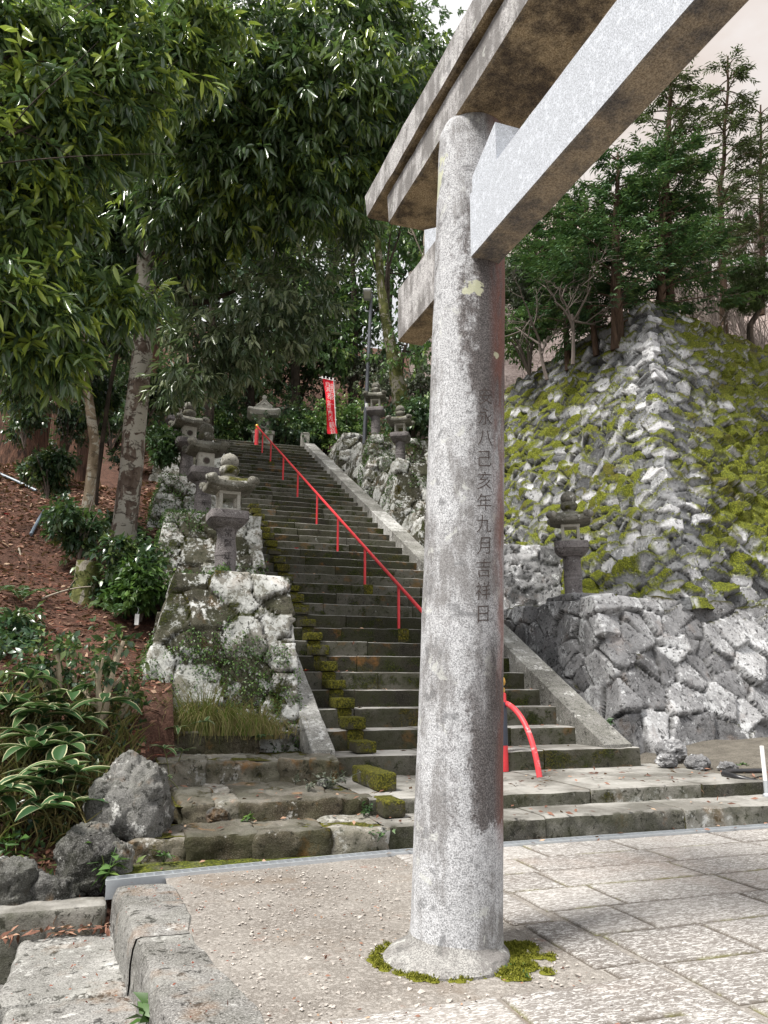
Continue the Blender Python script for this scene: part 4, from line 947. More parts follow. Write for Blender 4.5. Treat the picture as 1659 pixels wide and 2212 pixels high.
# far bare hillside beyond the wall
th = np.linspace(R(2), R(80), 50); rr = np.array([46, 55, 70, 90, 115, 140]); zz = np.array([13, 26, 48, 62, 72, 78])
X = rr[:, None]*np.sin(th)[None]; Y = rr[:, None]*np.cos(th)[None]; Z = np.repeat(zz[:, None], len(th), 1)*(.90+.10*np.sin(th*3+2.2))[None]*np.interp(th, [R(2), R(16), R(24), R(30), R(80)], [1.15, 1.1, .95, .80, .72])[None]*np.where(np.arange(len(rr))[:, None] < 1, .8, 1)
P = np.stack([X, Y, Z], -1).reshape(-1, 3); P[:, 2] += 3*fbm(P, .05, 4, 2)
me = fast_mesh('far_hill', P, quadgrid(len(rr), len(th)), M['farhill']); o = link('far_hill', me); o['kind'] = 'structure'

# ------------------------------------------------------------------ stone lanterns
def sqring(h, n, z, rnd=.08, cornz=0.0, pull=0.0):
    """rounded square ring, half width h"""
    th = (np.arange(n)+.5)*2*math.pi/n; c, s_ = np.cos(th), np.sin(th); p = 9
    r = (np.abs(c)**p+np.abs(s_)**p)**(-1/p); cn = np.clip((r-1)/.36, 0, 1)
    rad = h*r*(1-pull*(1-cn)**1.0)
    return np.stack([rad*c, rad*s_, z+cornz*cn**2.2], -1)
def rings(L):
    n = len(L[0]); V = np.concatenate(L); F = [quadgrid(len(L), n, True)]; k = len(V)
    V = np.concatenate([V, L[0].mean(0)[None], L[-1].mean(0)[None]]); j = np.arange(n); j2 = (j+1) % n
    F.append(np.concatenate([np.stack([np.full(n, k), j2, j], -1), np.stack([np.full(n, k+1), k-n+j, k-n+j2], -1)])); return V, F
def wear(V, a, seed): return V+a*np.stack([fbm(V, 5, 3, seed+k) for k in range(3)], -1)
def lantern(name, label, pos, rz, kind='open', shaft='waist', letters='', scale=1.0, group=None, seed=0, capmoss=False, finial=True):
    root = thing(name, label, 'stone lantern', W(*pos), AZ+rz, group); root.scale = (scale,)*3
    m1, m2 = M['lant'], M['lant2']
    if shaft == 'waist':
        pr = [(.185, -.12), (.172, 0), (.162, .05), (.158, .12), (.160, .22), (.163, .30), (.172, .315), (.166, .328), (.172, .340), (.166, .36), (.160, .42), (.150, .52), (.145, .60), (.150, .66), (.170, .72), (.185, .76)]
    else:
        pr = [(.18, -.12), (.175, -.02), (.158, 0), (.158, .30), (.166, .315), (.166, .335), (.158, .345), (.158, .375), (.166, .39), (.166, .41), (.158, .425), (.157, .76)]
    P = np.array(pr); zz = np.linspace(P[0, 1], P[-1, 1], 60); pf = np.stack([np.interp(zz, P[:, 1], P[:, 0]), zz], -1)
    V, F = lathe(pf, 40); mb = MB(); mb.add(wear(V, .004, seed), F); sh = mb.build('shaft', m2, root)
    if letters:
        mb = on_cylinder(letters, .135, [.66-.155*k-(.05 if k > 1 else 0) for k in range(len(letters))], R(-90)-rz*0, lambda z: np.interp(z, P[:, 1], P[:, 0]), off=.006)
        mb.build('inscription', M['carve2'], sh, smooth=False)
    # platform: lotus underside, square slab
    L = [sqring(.17, 48, .74), sqring(.19, 48, .755)]
    for f in np.linspace(0, 1, 6): L.append(sqring(.19+.105*f**.7, 48, .76+.105*f, cornz=0, pull=.02*math.sin(f*9)))
    V, F = rings(L); pet = .012*np.abs(np.sin(np.arctan2(V[:, 1], V[:, 0])*6)); V[:, :2] *= (1+pet*(V[:, 2] > .765)*(V[:, 2] < .86))[:, None]
    mb = MB(); mb.add(wear(V, .006, seed+3), F); L = [sqring(.285, 48, .862), sqring(.302, 48, .872), sqring(.304, 48, .985), sqring(.295, 48, 1.0)]
    V, F = rings(L); mb.add(wear(V, .006, seed+5), F); mb.build('platform', m2, root)
    # fire box
    fh0, fh1, hw = 1.001, 1.33, .165
    mb = MB()
    if kind == 'open':
        for sx in (-1, 1):
            for sy in (-1, 1):
                a, b = (sx*hw, sx*(hw-.055)); c, d = (sy*hw, sy*(hw-.055)); V, F = box(min(a, b), max(a, b), min(c, d), max(c, d), fh0+.05, fh1-.05, .006); mb.add(wear(V, .003, seed+8), F)
        for z0, z1 in ((fh0, fh0+.052), (fh1-.052, fh1)):
            V, F = box(-hw-.004, hw+.004, -hw-.004, hw+.004, z0, z1, .008); mb.add(V, F)
        mb.build('fire_box', M['lant3'], root)
    else:
        V, F = rings([sqring(hw*.96, 48, fh0), sqring(hw, 48, fh0+.02), sqring(hw, 48, fh1-.02), sqring(hw*.96, 48, fh1)]); mb.add(wear(V, .003, seed+8), F)
        fb = mb.build('fire_box', M['lant3'], root)
        for a in range(4):
            mb = MB(); rm = MB()
            ca, sa = math.cos(a*math.pi/2), math.sin(a*math.pi/2); Rm = np.array([[ca, -sa, 0], [sa, ca, 0], [0, 0, 1]])
            V, F = lathe([(.0, 0), (.052, 0), (.052, .004)], 24); V = V[:, [0, 2, 1]]*(1, -1, 1)+(0, -hw-.001, (fh0+fh1)/2-.01); mb.add(V@Rm.T, F)
            t_ = np.linspace(0, 2*math.pi, 25); V, F = tube(np.stack([.062*np.cos(t_), 0*t_-hw-.001, .062*np.sin(t_)+(fh0+fh1)/2-.01], -1), .011, 6, False); rm.add(V@Rm.T, F)
            mb.build('window', M['carve'], fb); rm.build('window_rim', m1, fb)
    # roof with rolled-up corners
    z = 1.325
    L = [sqring(.16, 64, z), sqring(.27, 64, z+.005, cornz=.02), sqring(.372, 64, z+.035, cornz=.05, pull=.05), sqring(.385, 64, z+.06, cornz=.06, pull=.05), sqring(.378, 64, z+.115, cornz=.06, pull=.05), sqring(.345, 64, z+.14, cornz=.05, pull=.04), sqring(.29, 64, z+.185, cornz=.03, pull=.02), sqring(.20, 64, z+.215), sqring(.115, 64, z+.255), sqring(.095, 64, z+.262)]
    V, F = rings(L); mb = MB(); mb.add(wear(V, .012, seed+11), F, {'moss': sst(.0, .3, fbm(V, 4, 3, seed)-.15)*(V[:, 2] > z+.13)*(1 if capmoss else .55)})
    rf = mb.build('roof', m1, root)
    for k in range(4):
        a = math.pi/4+k*math.pi/2; c = np.array((math.cos(a), math.sin(a), 0)); tg = np.array((-c[1], c[0], 0))
        # scroll: a short drum lying across the corner with a spiral end
        p0 = c*.462+np.array((0, 0, z+.155)); f = np.linspace(-1, 1, 9); rad = .068*np.sqrt(np.maximum(.05, 1-np.abs(f)**6))
        V, F = tube(p0+tg*(f[:, None]*.10), rad, 18); mb = MB(); mb.add(wear(V, .008, seed+k), F); mb.build('corner_scroll', m1, rf)
    if finial:
        pf = [(.112, 1.57), (.104, 1.585), (.104, 1.61), (.130, 1.63), (.156, 1.675), (.158, 1.71), (.140, 1.75), (.116, 1.765), (.130, 1.785), (.146, 1.825), (.144, 1.87), (.118, 1.925), (.075, 1.96), (.03, 1.978), (.006, 1.995)]
        V, F = lathe(pf, 28); ang = np.arctan2(V[:, 1], V[:, 0]); low = (V[:, 2] > 1.625) & (V[:, 2] < 1.76); V[:, :2] *= (1+.03*np.abs(np.sin(ang*4))*low)[:, None]
        mb = MB(); mb.add(wear(V, .006, seed+20), F, {'moss': sst(.0, .25, fbm(V, 5, 3, seed+9)+.05)*low*(1 if capmoss else .5)}); mb.build('finial', m1, root)
    return root
gl, gr_ = 'stone lanterns climbing the left of the stairs', 'stone lanterns on the right of the stairs'
lantern('stone_lantern', 'nearest left stone lantern with open square fire box and carved letters', (12.86, 1.40, 3.385), R(4), 'open', 'waist', '常盤江講', 1.07, gl, 1, True)
lantern('stone_lantern', 'second left stone lantern with round window and mossy flat roof', (16.34, 1.25, 5.06), R(6), 'closed', 'waist', '近江年', 1.08, gl, 2)
lantern('stone_lantern', 'third left stone lantern with round window just below the topmost one', (19.7, 1.05, 6.74), R(10), 'closed', 'waist', '松', 1.08, gl, 3)
lantern('stone_lantern', 'furthest left stone lantern whose top is hidden by leaves', (24.0, .86, 8.97), R(12), 'open', 'waist', '', .92, gl, 4)
lantern('stone_lantern', 'right hand stone lantern standing alone before the mossy castle wall', (13.86, 8.62, 3.39), R(-31), 'open', 'straight', '', 1.14, gr_, 5, True)
lantern('stone_lantern', 'upper right stone lantern with dark ringed shaft nearest the torii pillar', (24.3, 8.50, 9.12), R(-28), 'open', 'straight', '', 1.11, gr_, 6, True)
lantern('stone_lantern', 'upper right stone lantern with pale shaft beside the lamp post', (26.95, 8.42, 10.97), R(-24), 'open', 'straight', '', 1.13, gr_, 7)
# base stone of the lone right lantern
o = stone_obj('lantern_base_stone', [rough_block(8.2, 9.1, 13.25, 14.3, 3.25, 3.42, 611, .05, .06, .04)], M['retain'], (13.8, 8.6, 3.25)); tag(o, 'flat pale base stone under the lone right lantern', 'base stone')
# temple style lantern on the top landing
root = thing('temple_lantern', 'pale temple shaped stone lantern with gabled roof at the stair top', 'stone lantern', W(34.6, 5.25, 12.30), AZ+R(-8)); root.scale = (1.15,)*3
m1 = M['lant3']
mb = MB(); V, F = rings([sqring(.40, 40, -.1), sqring(.40, 40, .12), sqring(.30, 40, .14), sqring(.27, 40, .30), sqring(.27, 40, .62), sqring(.33, 40, .66)]); mb.add(V, F); mb.build('pedestal', m1, root)
for sx in (-1, 1):
    for sy in (-1, 1): V, F = box(sx*.30-.09, sx*.30+.09, sy*.30-.09, sy*.30+.09, .30, .66, .02); mb = MB(); mb.add(V, F); mb.build('bracket', m1, root)
mb = MB(); V, F = rings([sqring(.44, 40, .66), sqring(.47, 40, .68), sqring(.47, 40, .80), sqring(.40, 40, .84)]); mb.add(wear(V, .006, 3), F); mb.build('platform', m1, root)
mb = MB(); V, F = lathe([(.26, .84), (.30, .90), (.315, 1.05), (.32, 1.18), (.30, 1.32), (.25, 1.40)], 36); mb.add(V, F); bd = mb.build('fire_box', m1, root)
mb = MB(); rm = MB(); V, F = lathe([(0, 0), (.125, 0), (.125, .02)], 28); mb.add(V[:, [0, 2, 1]]*(1, -1, 1)+(0, -.318, 1.12), F); mb.build('window', M['carve'], bd)
t_ = np.linspace(0, 2*math.pi, 29); V, F = tube(np.stack([.145*np.cos(t_), 0*t_-.322, .145*np.sin(t_)+1.12], -1), .026, 8, False); rm.add(V, F); rm.build('window_rim', m1, bd)
mb = MB(); L = [sqring(.27, 64, 1.40), sqring(.56, 64, 1.46, cornz=.05), sqring(.66, 64, 1.56, cornz=.10), sqring(.68, 64, 1.60, cornz=.11), sqring(.66, 64, 1.66, cornz=.11), sqring(.50, 64, 1.74, cornz=.04), sqring(.36, 64, 1.86), sqring(.26, 64, 1.98), sqring(.05, 64, 2.10)]
V, F = rings(L); mb.add(wear(V, .008, 5), F)
for x in np.arange(-.52, .53, .065): V, F = box(x-.018, x+.018, -.60, -.42, 1.44, 1.50); mb.add(V, F)
rf = mb.build('roof', m1, root)
mb = MB(); V, F = prism([(-.42, 1.72), (-.30, 1.80), (-.12, 1.98), (-.05, 2.10), (-.05, 2.16), (.05, 2.16), (.05, 2.10), (.12, 1.98), (.30, 1.80), (.42, 1.72)], -.56, .40); mb.add(wear(V, .006, 6), F)
V, F = prism([(-.075, 2.13), (-.09, 2.20), (-.05, 2.26), (0, 2.28), (.05, 2.26), (.09, 2.20), (.075, 2.13)], -.57, -.40); mb.add(V, F); 
for k in (-1, 1): V, F = tube([(k*.34, -.565, 1.80), (k*.2, -.565, 1.90), (k*.02, -.565, 2.09)], .022, 6); mb.add(V, F)
V, F = tube([(-.1, -.565, 1.86), (0, -.575, 1.93), (.1, -.565, 1.86)], .03, 6); mb.add(V, F); mb.build('gable', m1, rf)
# short stone post at the stair top
root = thing('stone_post', 'short square stone marker post at the top right of the stairs', 'stone post', W(33.6, 7.05, 12.2), AZ+R(-6))
mb = MB(); V, F = box(-.20, .20, -.18, .18, 0, .86, .025); mb.add(wear(V, .006, 9), F); V, F = rings([sqring(.20, 24, .861), sqring(.19, 24, .90), sqring(.12, 24, .925)]); mb.add(V, F); ps = mb.build('post', M['lant3'], root)
mb = MB()
for (V, T), z in zip(text_mesh('百度石', .17), (.62, .42, .22)): mb.add(np.stack([V[:, 0], V[:, 0]*0-.186, z+V[:, 1]], -1), T)
mb.build('inscription', M['carve2'], ps, smooth=False)

# ------------------------------------------------------------------ red handrail
def rail_t(s): return 5.30-.0255*(s-10.6)
hr = thing('handrail', 'bright red metal handrail running up the middle of the staircase', 'handrail', W(10.5, 5.3, .41), AZ)
def loc(s, t, z): return np.array((t-5.3, s-10.5, z-.41))
def zr(s): return stairz(s)-.10+.88
mb = MB(); P = [loc(s, rail_t(s), zr(s)) for s in np.linspace(10.55, 33.3, 60)]; mb.add(*tube(P, .036, 12))
mb.build('rail', M['red'], hr)
P = bez(loc(10.55, rail_t(10.5), zr(10.55)+.02), loc(9.86, rail_t(10)+.02, zr(10.4)-.02), loc(9.72, rail_t(10)+.05, .40), 14); mb = MB(); mb.add(*tube(P, .040, 12)); mb.build('rail_end', M['redworn'], hr)
k = 0
for s in (12.74, 14.99, 17.25, 19.6, 21.9, 24.55, 27.0, 29.55, 31.5):
    n = int((s-S0)//RUN); z = Z0+RISE*(n+1); t = rail_t(s)
    mb = MB(); mb.add(*tube([loc(s, t, z), loc(s, t, z+.3), loc(s, t, zr(s))], .030, 10)); mb.build('post', M['red'], hr)
    V, F, A = rough_block(t-.12, t+.12, s-.30, s-.02, z-.26, z+.015, 640+k, .04, .02, .01); k += 1
    mb = MB(); mb.add(V-np.array((5.3, 10.5, .41)), F, A); mb.build('footing', M['block'], hr)
for i, (s, z0_, h) in enumerate(((10.55, .41, 1.28), (33.05, Z0+RISE*40, 1.0))):
    t = rail_t(s)-(.07 if i == 0 else 0); mb = MB(); mb.add(*lathe([(.085, 0), (.085, h-.20), (.078, h-.18), (.05, h-.17)], 20, *loc(s, t, z0_)[:2], loc(s, t, z0_)[2])); ep = mb.build('end_post', M['red'], hr)
    mb = MB(); mb.add(*lathe([(.055, h-.18), (.07, h-.165), (.07, h-.11), (.055, h-.10), (.045, h-.085), (.075, h-.06), (.085, h-.02), (.075, h+.03), (.04, h+.065), (.006, h+.095)], 20, *loc(s, t, z0_)[:2], loc(s, t, z0_)[2])); mb.build('finial', M['gold'], ep)
    if i == 0:
        mb = MB(); mb.add(*lathe([(.0865, .36), (.0885, .37), (.0885, .96), (.0865, .97)], 20, *loc(s, t, z0_)[:2], loc(s, t, z0_)[2])); mb.build('wrap', M['wrap'], ep)

# ------------------------------------------------------------------ banner
def blade(): pass
bp = W(31.2, 7.72, 12.2); ban = thing('banner', 'red cloth banner with white writing on a leaning white pole', 'banner', bp, R(4))
H_ = 2.72; lean = -.16
mb = MB(); mb.add(*tube([(.22, 0, -.05), (.22+lean*.5, 0, H_*.5), (.22+lean, 0, H_)], .020, 8)); mb.add(*tube([(.30+lean, 0, H_-.06), (-.42+lean, -.03, H_+.08)], .014, 6)); mb.build('pole', M['white'], ban)
def clothpt(u, v):
    """u 0..1 from the pole side to the free side, v 0..1 from top to bottom"""
    x0 = .20+lean*(1-v)+.05*sst(.8, 1, v)*1.2; wdt = .50-.18*sst(.15, .75, v)+.10*sst(.80, 1, v); bow = .10*np.sin(v*math.pi*1.05)*u
    x = x0-u*wdt*(1-.1*np.sin(v*7))+.05*u*np.sin(v*5.2); y = -.03+.10*u*np.sin(v*8+.6)+.03*np.sin(u*7+v*3)
    z = H_-.02+.10*u-v*(2.50+.10*u)
    return np.stack([x, y, z], -1)
u, v = np.meshgrid(np.linspace(0, 1, 18), np.linspace(0, 1, 80)); G = clothpt(u, v); V = G.reshape(-1, 3); N = gnormals(G).reshape(-1, 3)
mb = MB(); F = quadgrid(80, 18); mb.add(np.concatenate([V, V+N*.004]), [F, F[:, ::-1]+len(V)]); cl = mb.build('cloth', M['cloth'], ban)
mb = MB()
def put(chars, size, uc, vs):
    for (Vg, T), vv in zip(text_mesh(chars, size), vs):
        if not len(Vg): continue
        Vg, T = subdiv_glyph(Vg, T, .05); uu = np.clip(uc-Vg[:, 0]/.46, .02, .98); w_ = np.clip(vv-Vg[:, 1]/2.55, 0, 1); p = clothpt(uu, w_)
        mb.add(p+np.array((0, -.012, 0)), T); 
put('福田', .26, .24, (.12, .21)); put('月満', .26, .64, (.11, .20)); put('奉', .40, .42, (.33,)); put('宝四山', .22, .66, (.45, .515, .58)); put('一', .20, .3, (.47,)); put('門内', .24, .55, (.65, .73)); put('観音', .30, .42, (.84, .95))
mb.build('lettering', M['white'], cl, smooth=False)
mb = MB()
for q in (.02, .34, .66, .98):
    a = clothpt(np.array([q]), np.array([0.]))[0]; mb.add(*box(a[0]-.025, a[0]+.025, a[1]-.02, a[1]+.02, a[2]-.04, a[2]+.09))
for q in (.30, .52, .74): 
    a = clothpt(np.array([0.]), np.array([q]))[0]; mb.add(*box(a[0]-.02, a[0]+.06, a[1]-.015, a[1]+.05, a[2]-.02, a[2]+.02))
mb.build('loop', M['white'], ban)

# ------------------------------------------------------------------ street lamp
b0 = at(787, 938, 30.5); lamp = thing('street_lamp', 'slim grey street lamp with angled head among the trees', 'street lamp', tuple(b0-np.array((0, 0, .4))), 0)
tp = at(801, 597, 30.5)-b0+np.array((0, 0, .4)); tp[1] = 0
mb = MB(); mb.add(*tube([(0, 0, 0), tp*.5, tp], [.085, .075, .065], 12)); mb.build('pole', M['pole'], lamp)
mb = MB(); V, F = box(-.17, .17, -.62, .05, -.06, .06, .03); 
Rm = np.array(Matrix.Rotation(R(-14), 3, 'X')); hd = tp+np.array((-.16, -.05, -.28)); mb.add(V@Rm.T+hd, F); mb.add(*tube([tp+np.array((0, 0, -.1)), tp+np.array((-.08, 0, -.2)), hd], .035, 8)); h_ = mb.build('lamp_head', M['lampgrey'], lamp)
mb = MB(); V, F = box(-.13, .13, -.58, -.15, -.085, -.062); mb.add(V@Rm.T+hd, F); mb.build('lens', M['lens'], h_)
mb = MB(); p = tp*.42; mb.add(*lathe([(.086, 0), (.088, .01), (.088, .16), (.086, .17)], 12, p[0]*.72, 0, p[2]*.55)); mb.build('sticker_band', M['white'], lamp)

# ------------------------------------------------------------------ hose and post at the right edge
P = resample([(8.6, 9.2, .44), (8.0, 9.15, .46), (7.75, 9.0, .45), (7.72, 8.7, .44), (8.2, 8.2, .28), (9.5, 7.95, .06)], 40)
o = stone_obj('hose', [(*tube(P, .035, 10), {})], M['hose'], (8.9, 8, .4)); tag(o, 'black rubber hose lying in a loop by the wall foot', 'hose')
p = at(1657, 1722, 9.7); pl = thing('marker_post', 'thin white plastic post at the right edge by the hose', 'post', tuple(p), 0); mb = MB(); mb.add(*tube([(0, 0, -.1), (0, 0, .20)], .030, 12)); mb.add(*lathe([(.05, -.03), (.05, .03), (.03, .05)], 12)); mb.build('foot', M['galv'], pl); mb = MB(); mb.add(*tube([(0, 0, .201), (0, 0, .62)], .026, 12)); mb.build('pole', M['white'], pl)

# ------------------------------------------------------------------ vegetation
def hz(s, t): return float(hill_h(np.array([s]), np.array([t]))[0])
def make_tree(name, label, base, path, rad, crown_spec, mats, limbs=(), group=None, seed=0, cat='tree', trunkmat=None, ridges=0, n=16):
    """path: world points of the trunk axis; limbs: (start index on path 0..1, end point, radius)"""
    base = np.asarray(base, float); root = thing(name, label, cat, tuple(base), 0, group)
    P = resample(np.asarray(path, float), 40); P = wobble(P, .05, seed); rr = np.interp(np.linspace(0, 1, 40), np.linspace(0, 1, len(rad)), rad)
    P[0] = path[0]; rr[:3] *= (1.35, 1.18, 1.06)
    mb = MB(); V, F = bark_tube(P-base, rr, n, .07, seed, ridges); mb.add(V, F); mb.build('trunk', trunkmat, root)
    if len(limbs):
        r = np.random.default_rng(seed)
        mb = MB()
        for (f, e, r0) in limbs:
            a = P[int(f*39)]; e = np.asarray(e, float); m = (a+e)/2+np.array((0, 0, .16*np.linalg.norm(e-a)))+r.normal(0, .10, 3)*np.linalg.norm(e-a)
            q = wobble(bez(a, m, e, 12), .12, seed+int(f*100)); V, F = bark_tube(q-base, np.linspace(r0, r0*.22, 12), 7, .05, seed); mb.add(V, F)
            for _ in range(5):
                b = q[r.integers(4, 12)]; e2 = b+r.normal(0, .5, 3)*np.array((1, 1, .5))*np.linalg.norm(e-a)*.35; q2 = wobble(bez(b, (b+e2)/2+(0, 0, .1), e2, 7), .06, seed+_); V, F = tube(q2-base, np.linspace(r0*.3, r0*.08, 7), 5); mb.add(V, F)
        mb.build('limbs', M['darkbark'], root)
    if crown_spec:
        V, F, A = crown(**crown_spec, seed=seed+5); mb = MB(); mb.add(V-base, F, A); mb.build('crown', mats, root, smooth=True)
    return root
def blobs_px(L, sd=0, flat=.8):
    """(px, py, depth, radius px) clumps of foliage placed at their true distance"""
    out = []
    for (x, y, d, r) in L:
        R_ = r*d/FPX; out.append((at(x, y, d), (R_, R_*1.1, R_*flat)))
    return out
# --- the big oak left of the lanterns
ob = at(262, 1190, 16.4); ot = [ob-(0, 0, .3), at(285, 1000, 16.3), at(308, 760, 16.2), at(318, 620, 16.3), at(325, 480, 16.5), at(345, 300, 17), at(360, 80, 17.5)]
BL = [(420, 540, 15.5, 70), (560, 470, 16, 90),
      (760, 330, 15.5, 130), (640, 380, 14.5, 120), (500, 400, 14.5, 120), (380, 420, 15, 110), (840, 230, 15, 110), (900, 120, 15.5, 70), (720, 190, 14, 130), (590, 230, 14, 130), (450, 250, 14, 120), (700, 60, 14.5, 130), (540, 90, 14, 130), (400, 110, 14, 120), (830, 50, 15, 80), (930, 250, 16.5, 60), (860, 360, 16.5, 65), (720, 470, 16.5, 55), (760, 400, 15, 60), (330, 300, 16.6, 110), (300, 180, 16, 110)]
bb = blobs_px(BL)
make_tree('oak_tree', 'large evergreen oak with mottled pale trunk spreading over the left of the stairs', ob, ot, [.27, .24, .22, .20, .17, .13, .08],
          dict(blobs=bb, fine=True, n_spray=4100, per=11, L=.25, wd=.034, down=.75, spread=.38, young=.28), M['oakleaf'],
          [(.45, at(560, 600, 15.7), .09), (.55, at(640, 480, 16), .10), (.62, at(500, 420, 14.8), .07), (.7, at(760, 340, 15.6), .11), (.74, at(450, 250, 14.3), .06), (.8, at(840, 230, 15.2), .09), (.88, at(700, 80, 14.6), .07), (.9, at(400, 110, 14.2), .05), (.58, at(440, 720, 15.1), .05)], seed=21, trunkmat=M['oakbark'])
# lower boughs of the oak: silvery backlight painted into a greyer leaf colour
ok = bpy.data.objects['oak_tree']; V, F, A = crown(blobs_px([(560, 690, 15, 100), (640, 640, 15.6, 90), (440, 735, 15, 85), (400, 815, 14.6, 60), (660, 715, 15.4, 50), (500, 770, 15, 60), (760, 480, 16.4, 60), (360, 640, 15.8, 45)]), 560, 11, .22, .030, 27, down=.7, spread=.36, tone=(.0, .9), fine=True)
mb = MB(); mb.add(V-np.array(ok.location), F, A); mb.build('lower_foliage', M['silverlitleaf'], ok)
# --- slender trees beside it
sb = at(192, 1075, 15.6); st_ = [sb-(0, 0, .3), at(205, 960, 15.6), at(186, 830, 15.6), at(176, 700, 15.7), at(160, 520, 16), at(150, 300, 16.4)]
BL = [(120, 480, 16.5, 120), (30, 420, 16.5, 120), (210, 420, 17, 110), (60, 600, 16.5, 110), (180, 600, 16.6, 100), (100, 720, 16, 90), (20, 760, 16, 90), (235, 720, 16.6, 50), (120, 800, 15.8, 55), (40, 830, 16, 60), (120, 330, 17, 120), (240, 260, 17.5, 110), (20, 250, 17, 120), (120, 160, 17.5, 120), (230, 90, 18, 110), (30, 80, 17.5, 120), (330, 440, 17.5, 70)]
make_tree('evergreen_tree', 'slender pale trunked evergreen tree left of the big oak', sb, st_, [.105, .10, .085, .08, .06, .04],
          dict(blobs=blobs_px(BL), fine=True, n_spray=2900, per=11, L=.26, wd=.034, down=.75, spread=.36, tone=(.1, .7), young=.08), M['oakleaf'],
          [(.5, at(100, 720, 16), .04), (.6, at(60, 600, 16.4), .05), (.7, at(210, 430, 16.8), .05), (.85, at(30, 420, 16.5), .04), (.4, at(240, 745, 16.5), .03)], seed=31, trunkmat=M['tanbark'], n=12)
sb = at(207, 1060, 16.2); st_ = [sb-(0, 0, .3), at(222, 930, 16.2), at(240, 820, 16.2), at(262, 700, 16.4), at(275, 560, 17)]
BL = [(275, 560, 17.2, 80), (250, 460, 17.2, 80), (300, 400, 17.4, 80)]
make_tree('evergreen_tree', 'thin dark stemmed sapling leaning between the slender tree and the oak', sb, st_, [.06, .05, .045, .04, .03],
          dict(blobs=blobs_px(BL), fine=True, n_spray=260, per=10, L=.34, wd=.044, down=.7, spread=.35), M['oakleaf'], [(.7, at(250, 470, 17), .02)], seed=33, trunkmat=M['darkbark'], n=8)
# --- nearer tree at the left edge, its bright shoots reaching into the picture
nb = np.array(W(7.9, -4.4, -.2)); nt_ = [nb-(0, 0, .3), nb+(.2, .2, 2), nb+(.3, .5, 4.2), nb+(.7, .7, 6.4), nb+(1.2, 1.0, 8)]
BL = [(20, 60, 9.5, 100), (150, 90, 10, 100), (270, 60, 10.5, 90), (310, 170, 10.5, 80), (220, 190, 10, 90), (80, 220, 9.5, 100), (250, 290, 10.5, 70), (160, 330, 10, 80), (30, 360, 9.5, 85), (120, 450, 10, 70), (20, 500, 9.5, 85), (110, 580, 9.6, 60), (20, 650, 9, 80), (120, 690, 9.2, 70), (220, 640, 10, 60), (290, 660, 10.2, 50), (30, 760, 9, 70), (130, 780, 9.4, 50), (390, 130, 11.5, 80), (420, 40, 11.5, 80), (-80, 300, 9, 120), (-60, 600, 8.5, 110)]
bb = blobs_px(BL, flat=.6)
make_tree('evergreen_tree', 'nearest evergreen tree whose bright leafy shoots hang in from the left edge', nb, nt_, [.20, .18, .15, .12, .08],
          dict(blobs=bb, fine=True, n_spray=2000, per=11, L=.235, wd=.030, down=.62, spread=.34, tone=(.3, .85), young=.40, shell=.35), M['nearleaf'],
          [(.5+.02*i, bb[k][0], .03) for i, k in enumerate((2, 3, 5, 8, 11, 14, 15, 18, 19, 12, 1))], seed=41, trunkmat=M['darkbark'], n=12)
# --- red cedars on the left bank
for i, (px, py, d, r, lab) in enumerate(((42, 985, 21.5, .62, 'thick red barked cedar trunk at the left edge of the bank'), (175, 965, 25, .42, 'second red barked cedar trunk half hidden behind the slender tree'), (128, 950, 27, .38, 'third cedar trunk further back between the other two'), (300, 950, 27, .40, 'cedar trunk directly behind the mottled oak'))):
    b_ = at(px, py, d); zg = hz(*ST(b_)); b_[2] = min(b_[2], zg)-.2; tp_ = b_+(.2, .3, 17)
    make_tree('cedar_tree', lab, b_, [b_, b_+(0, .1, 5), b_+(.1, .2, 11), tp_], [r*1.15, r, r*.8, r*.4], dict(blobs=[(tp_+(rng.normal(0, 1), rng.normal(0, 1), -k*1.6), (2.2+.2*k, 2.2+.2*k, 1.2)) for k in range(5)], n_spray=500, per=9, L=.34, wd=.07, down=.5, tone=(.0, .5)), M['darkleaf'], group='cedars on the left bank', seed=50+i, trunkmat=M['cedarbark'], ridges=9, n=40)
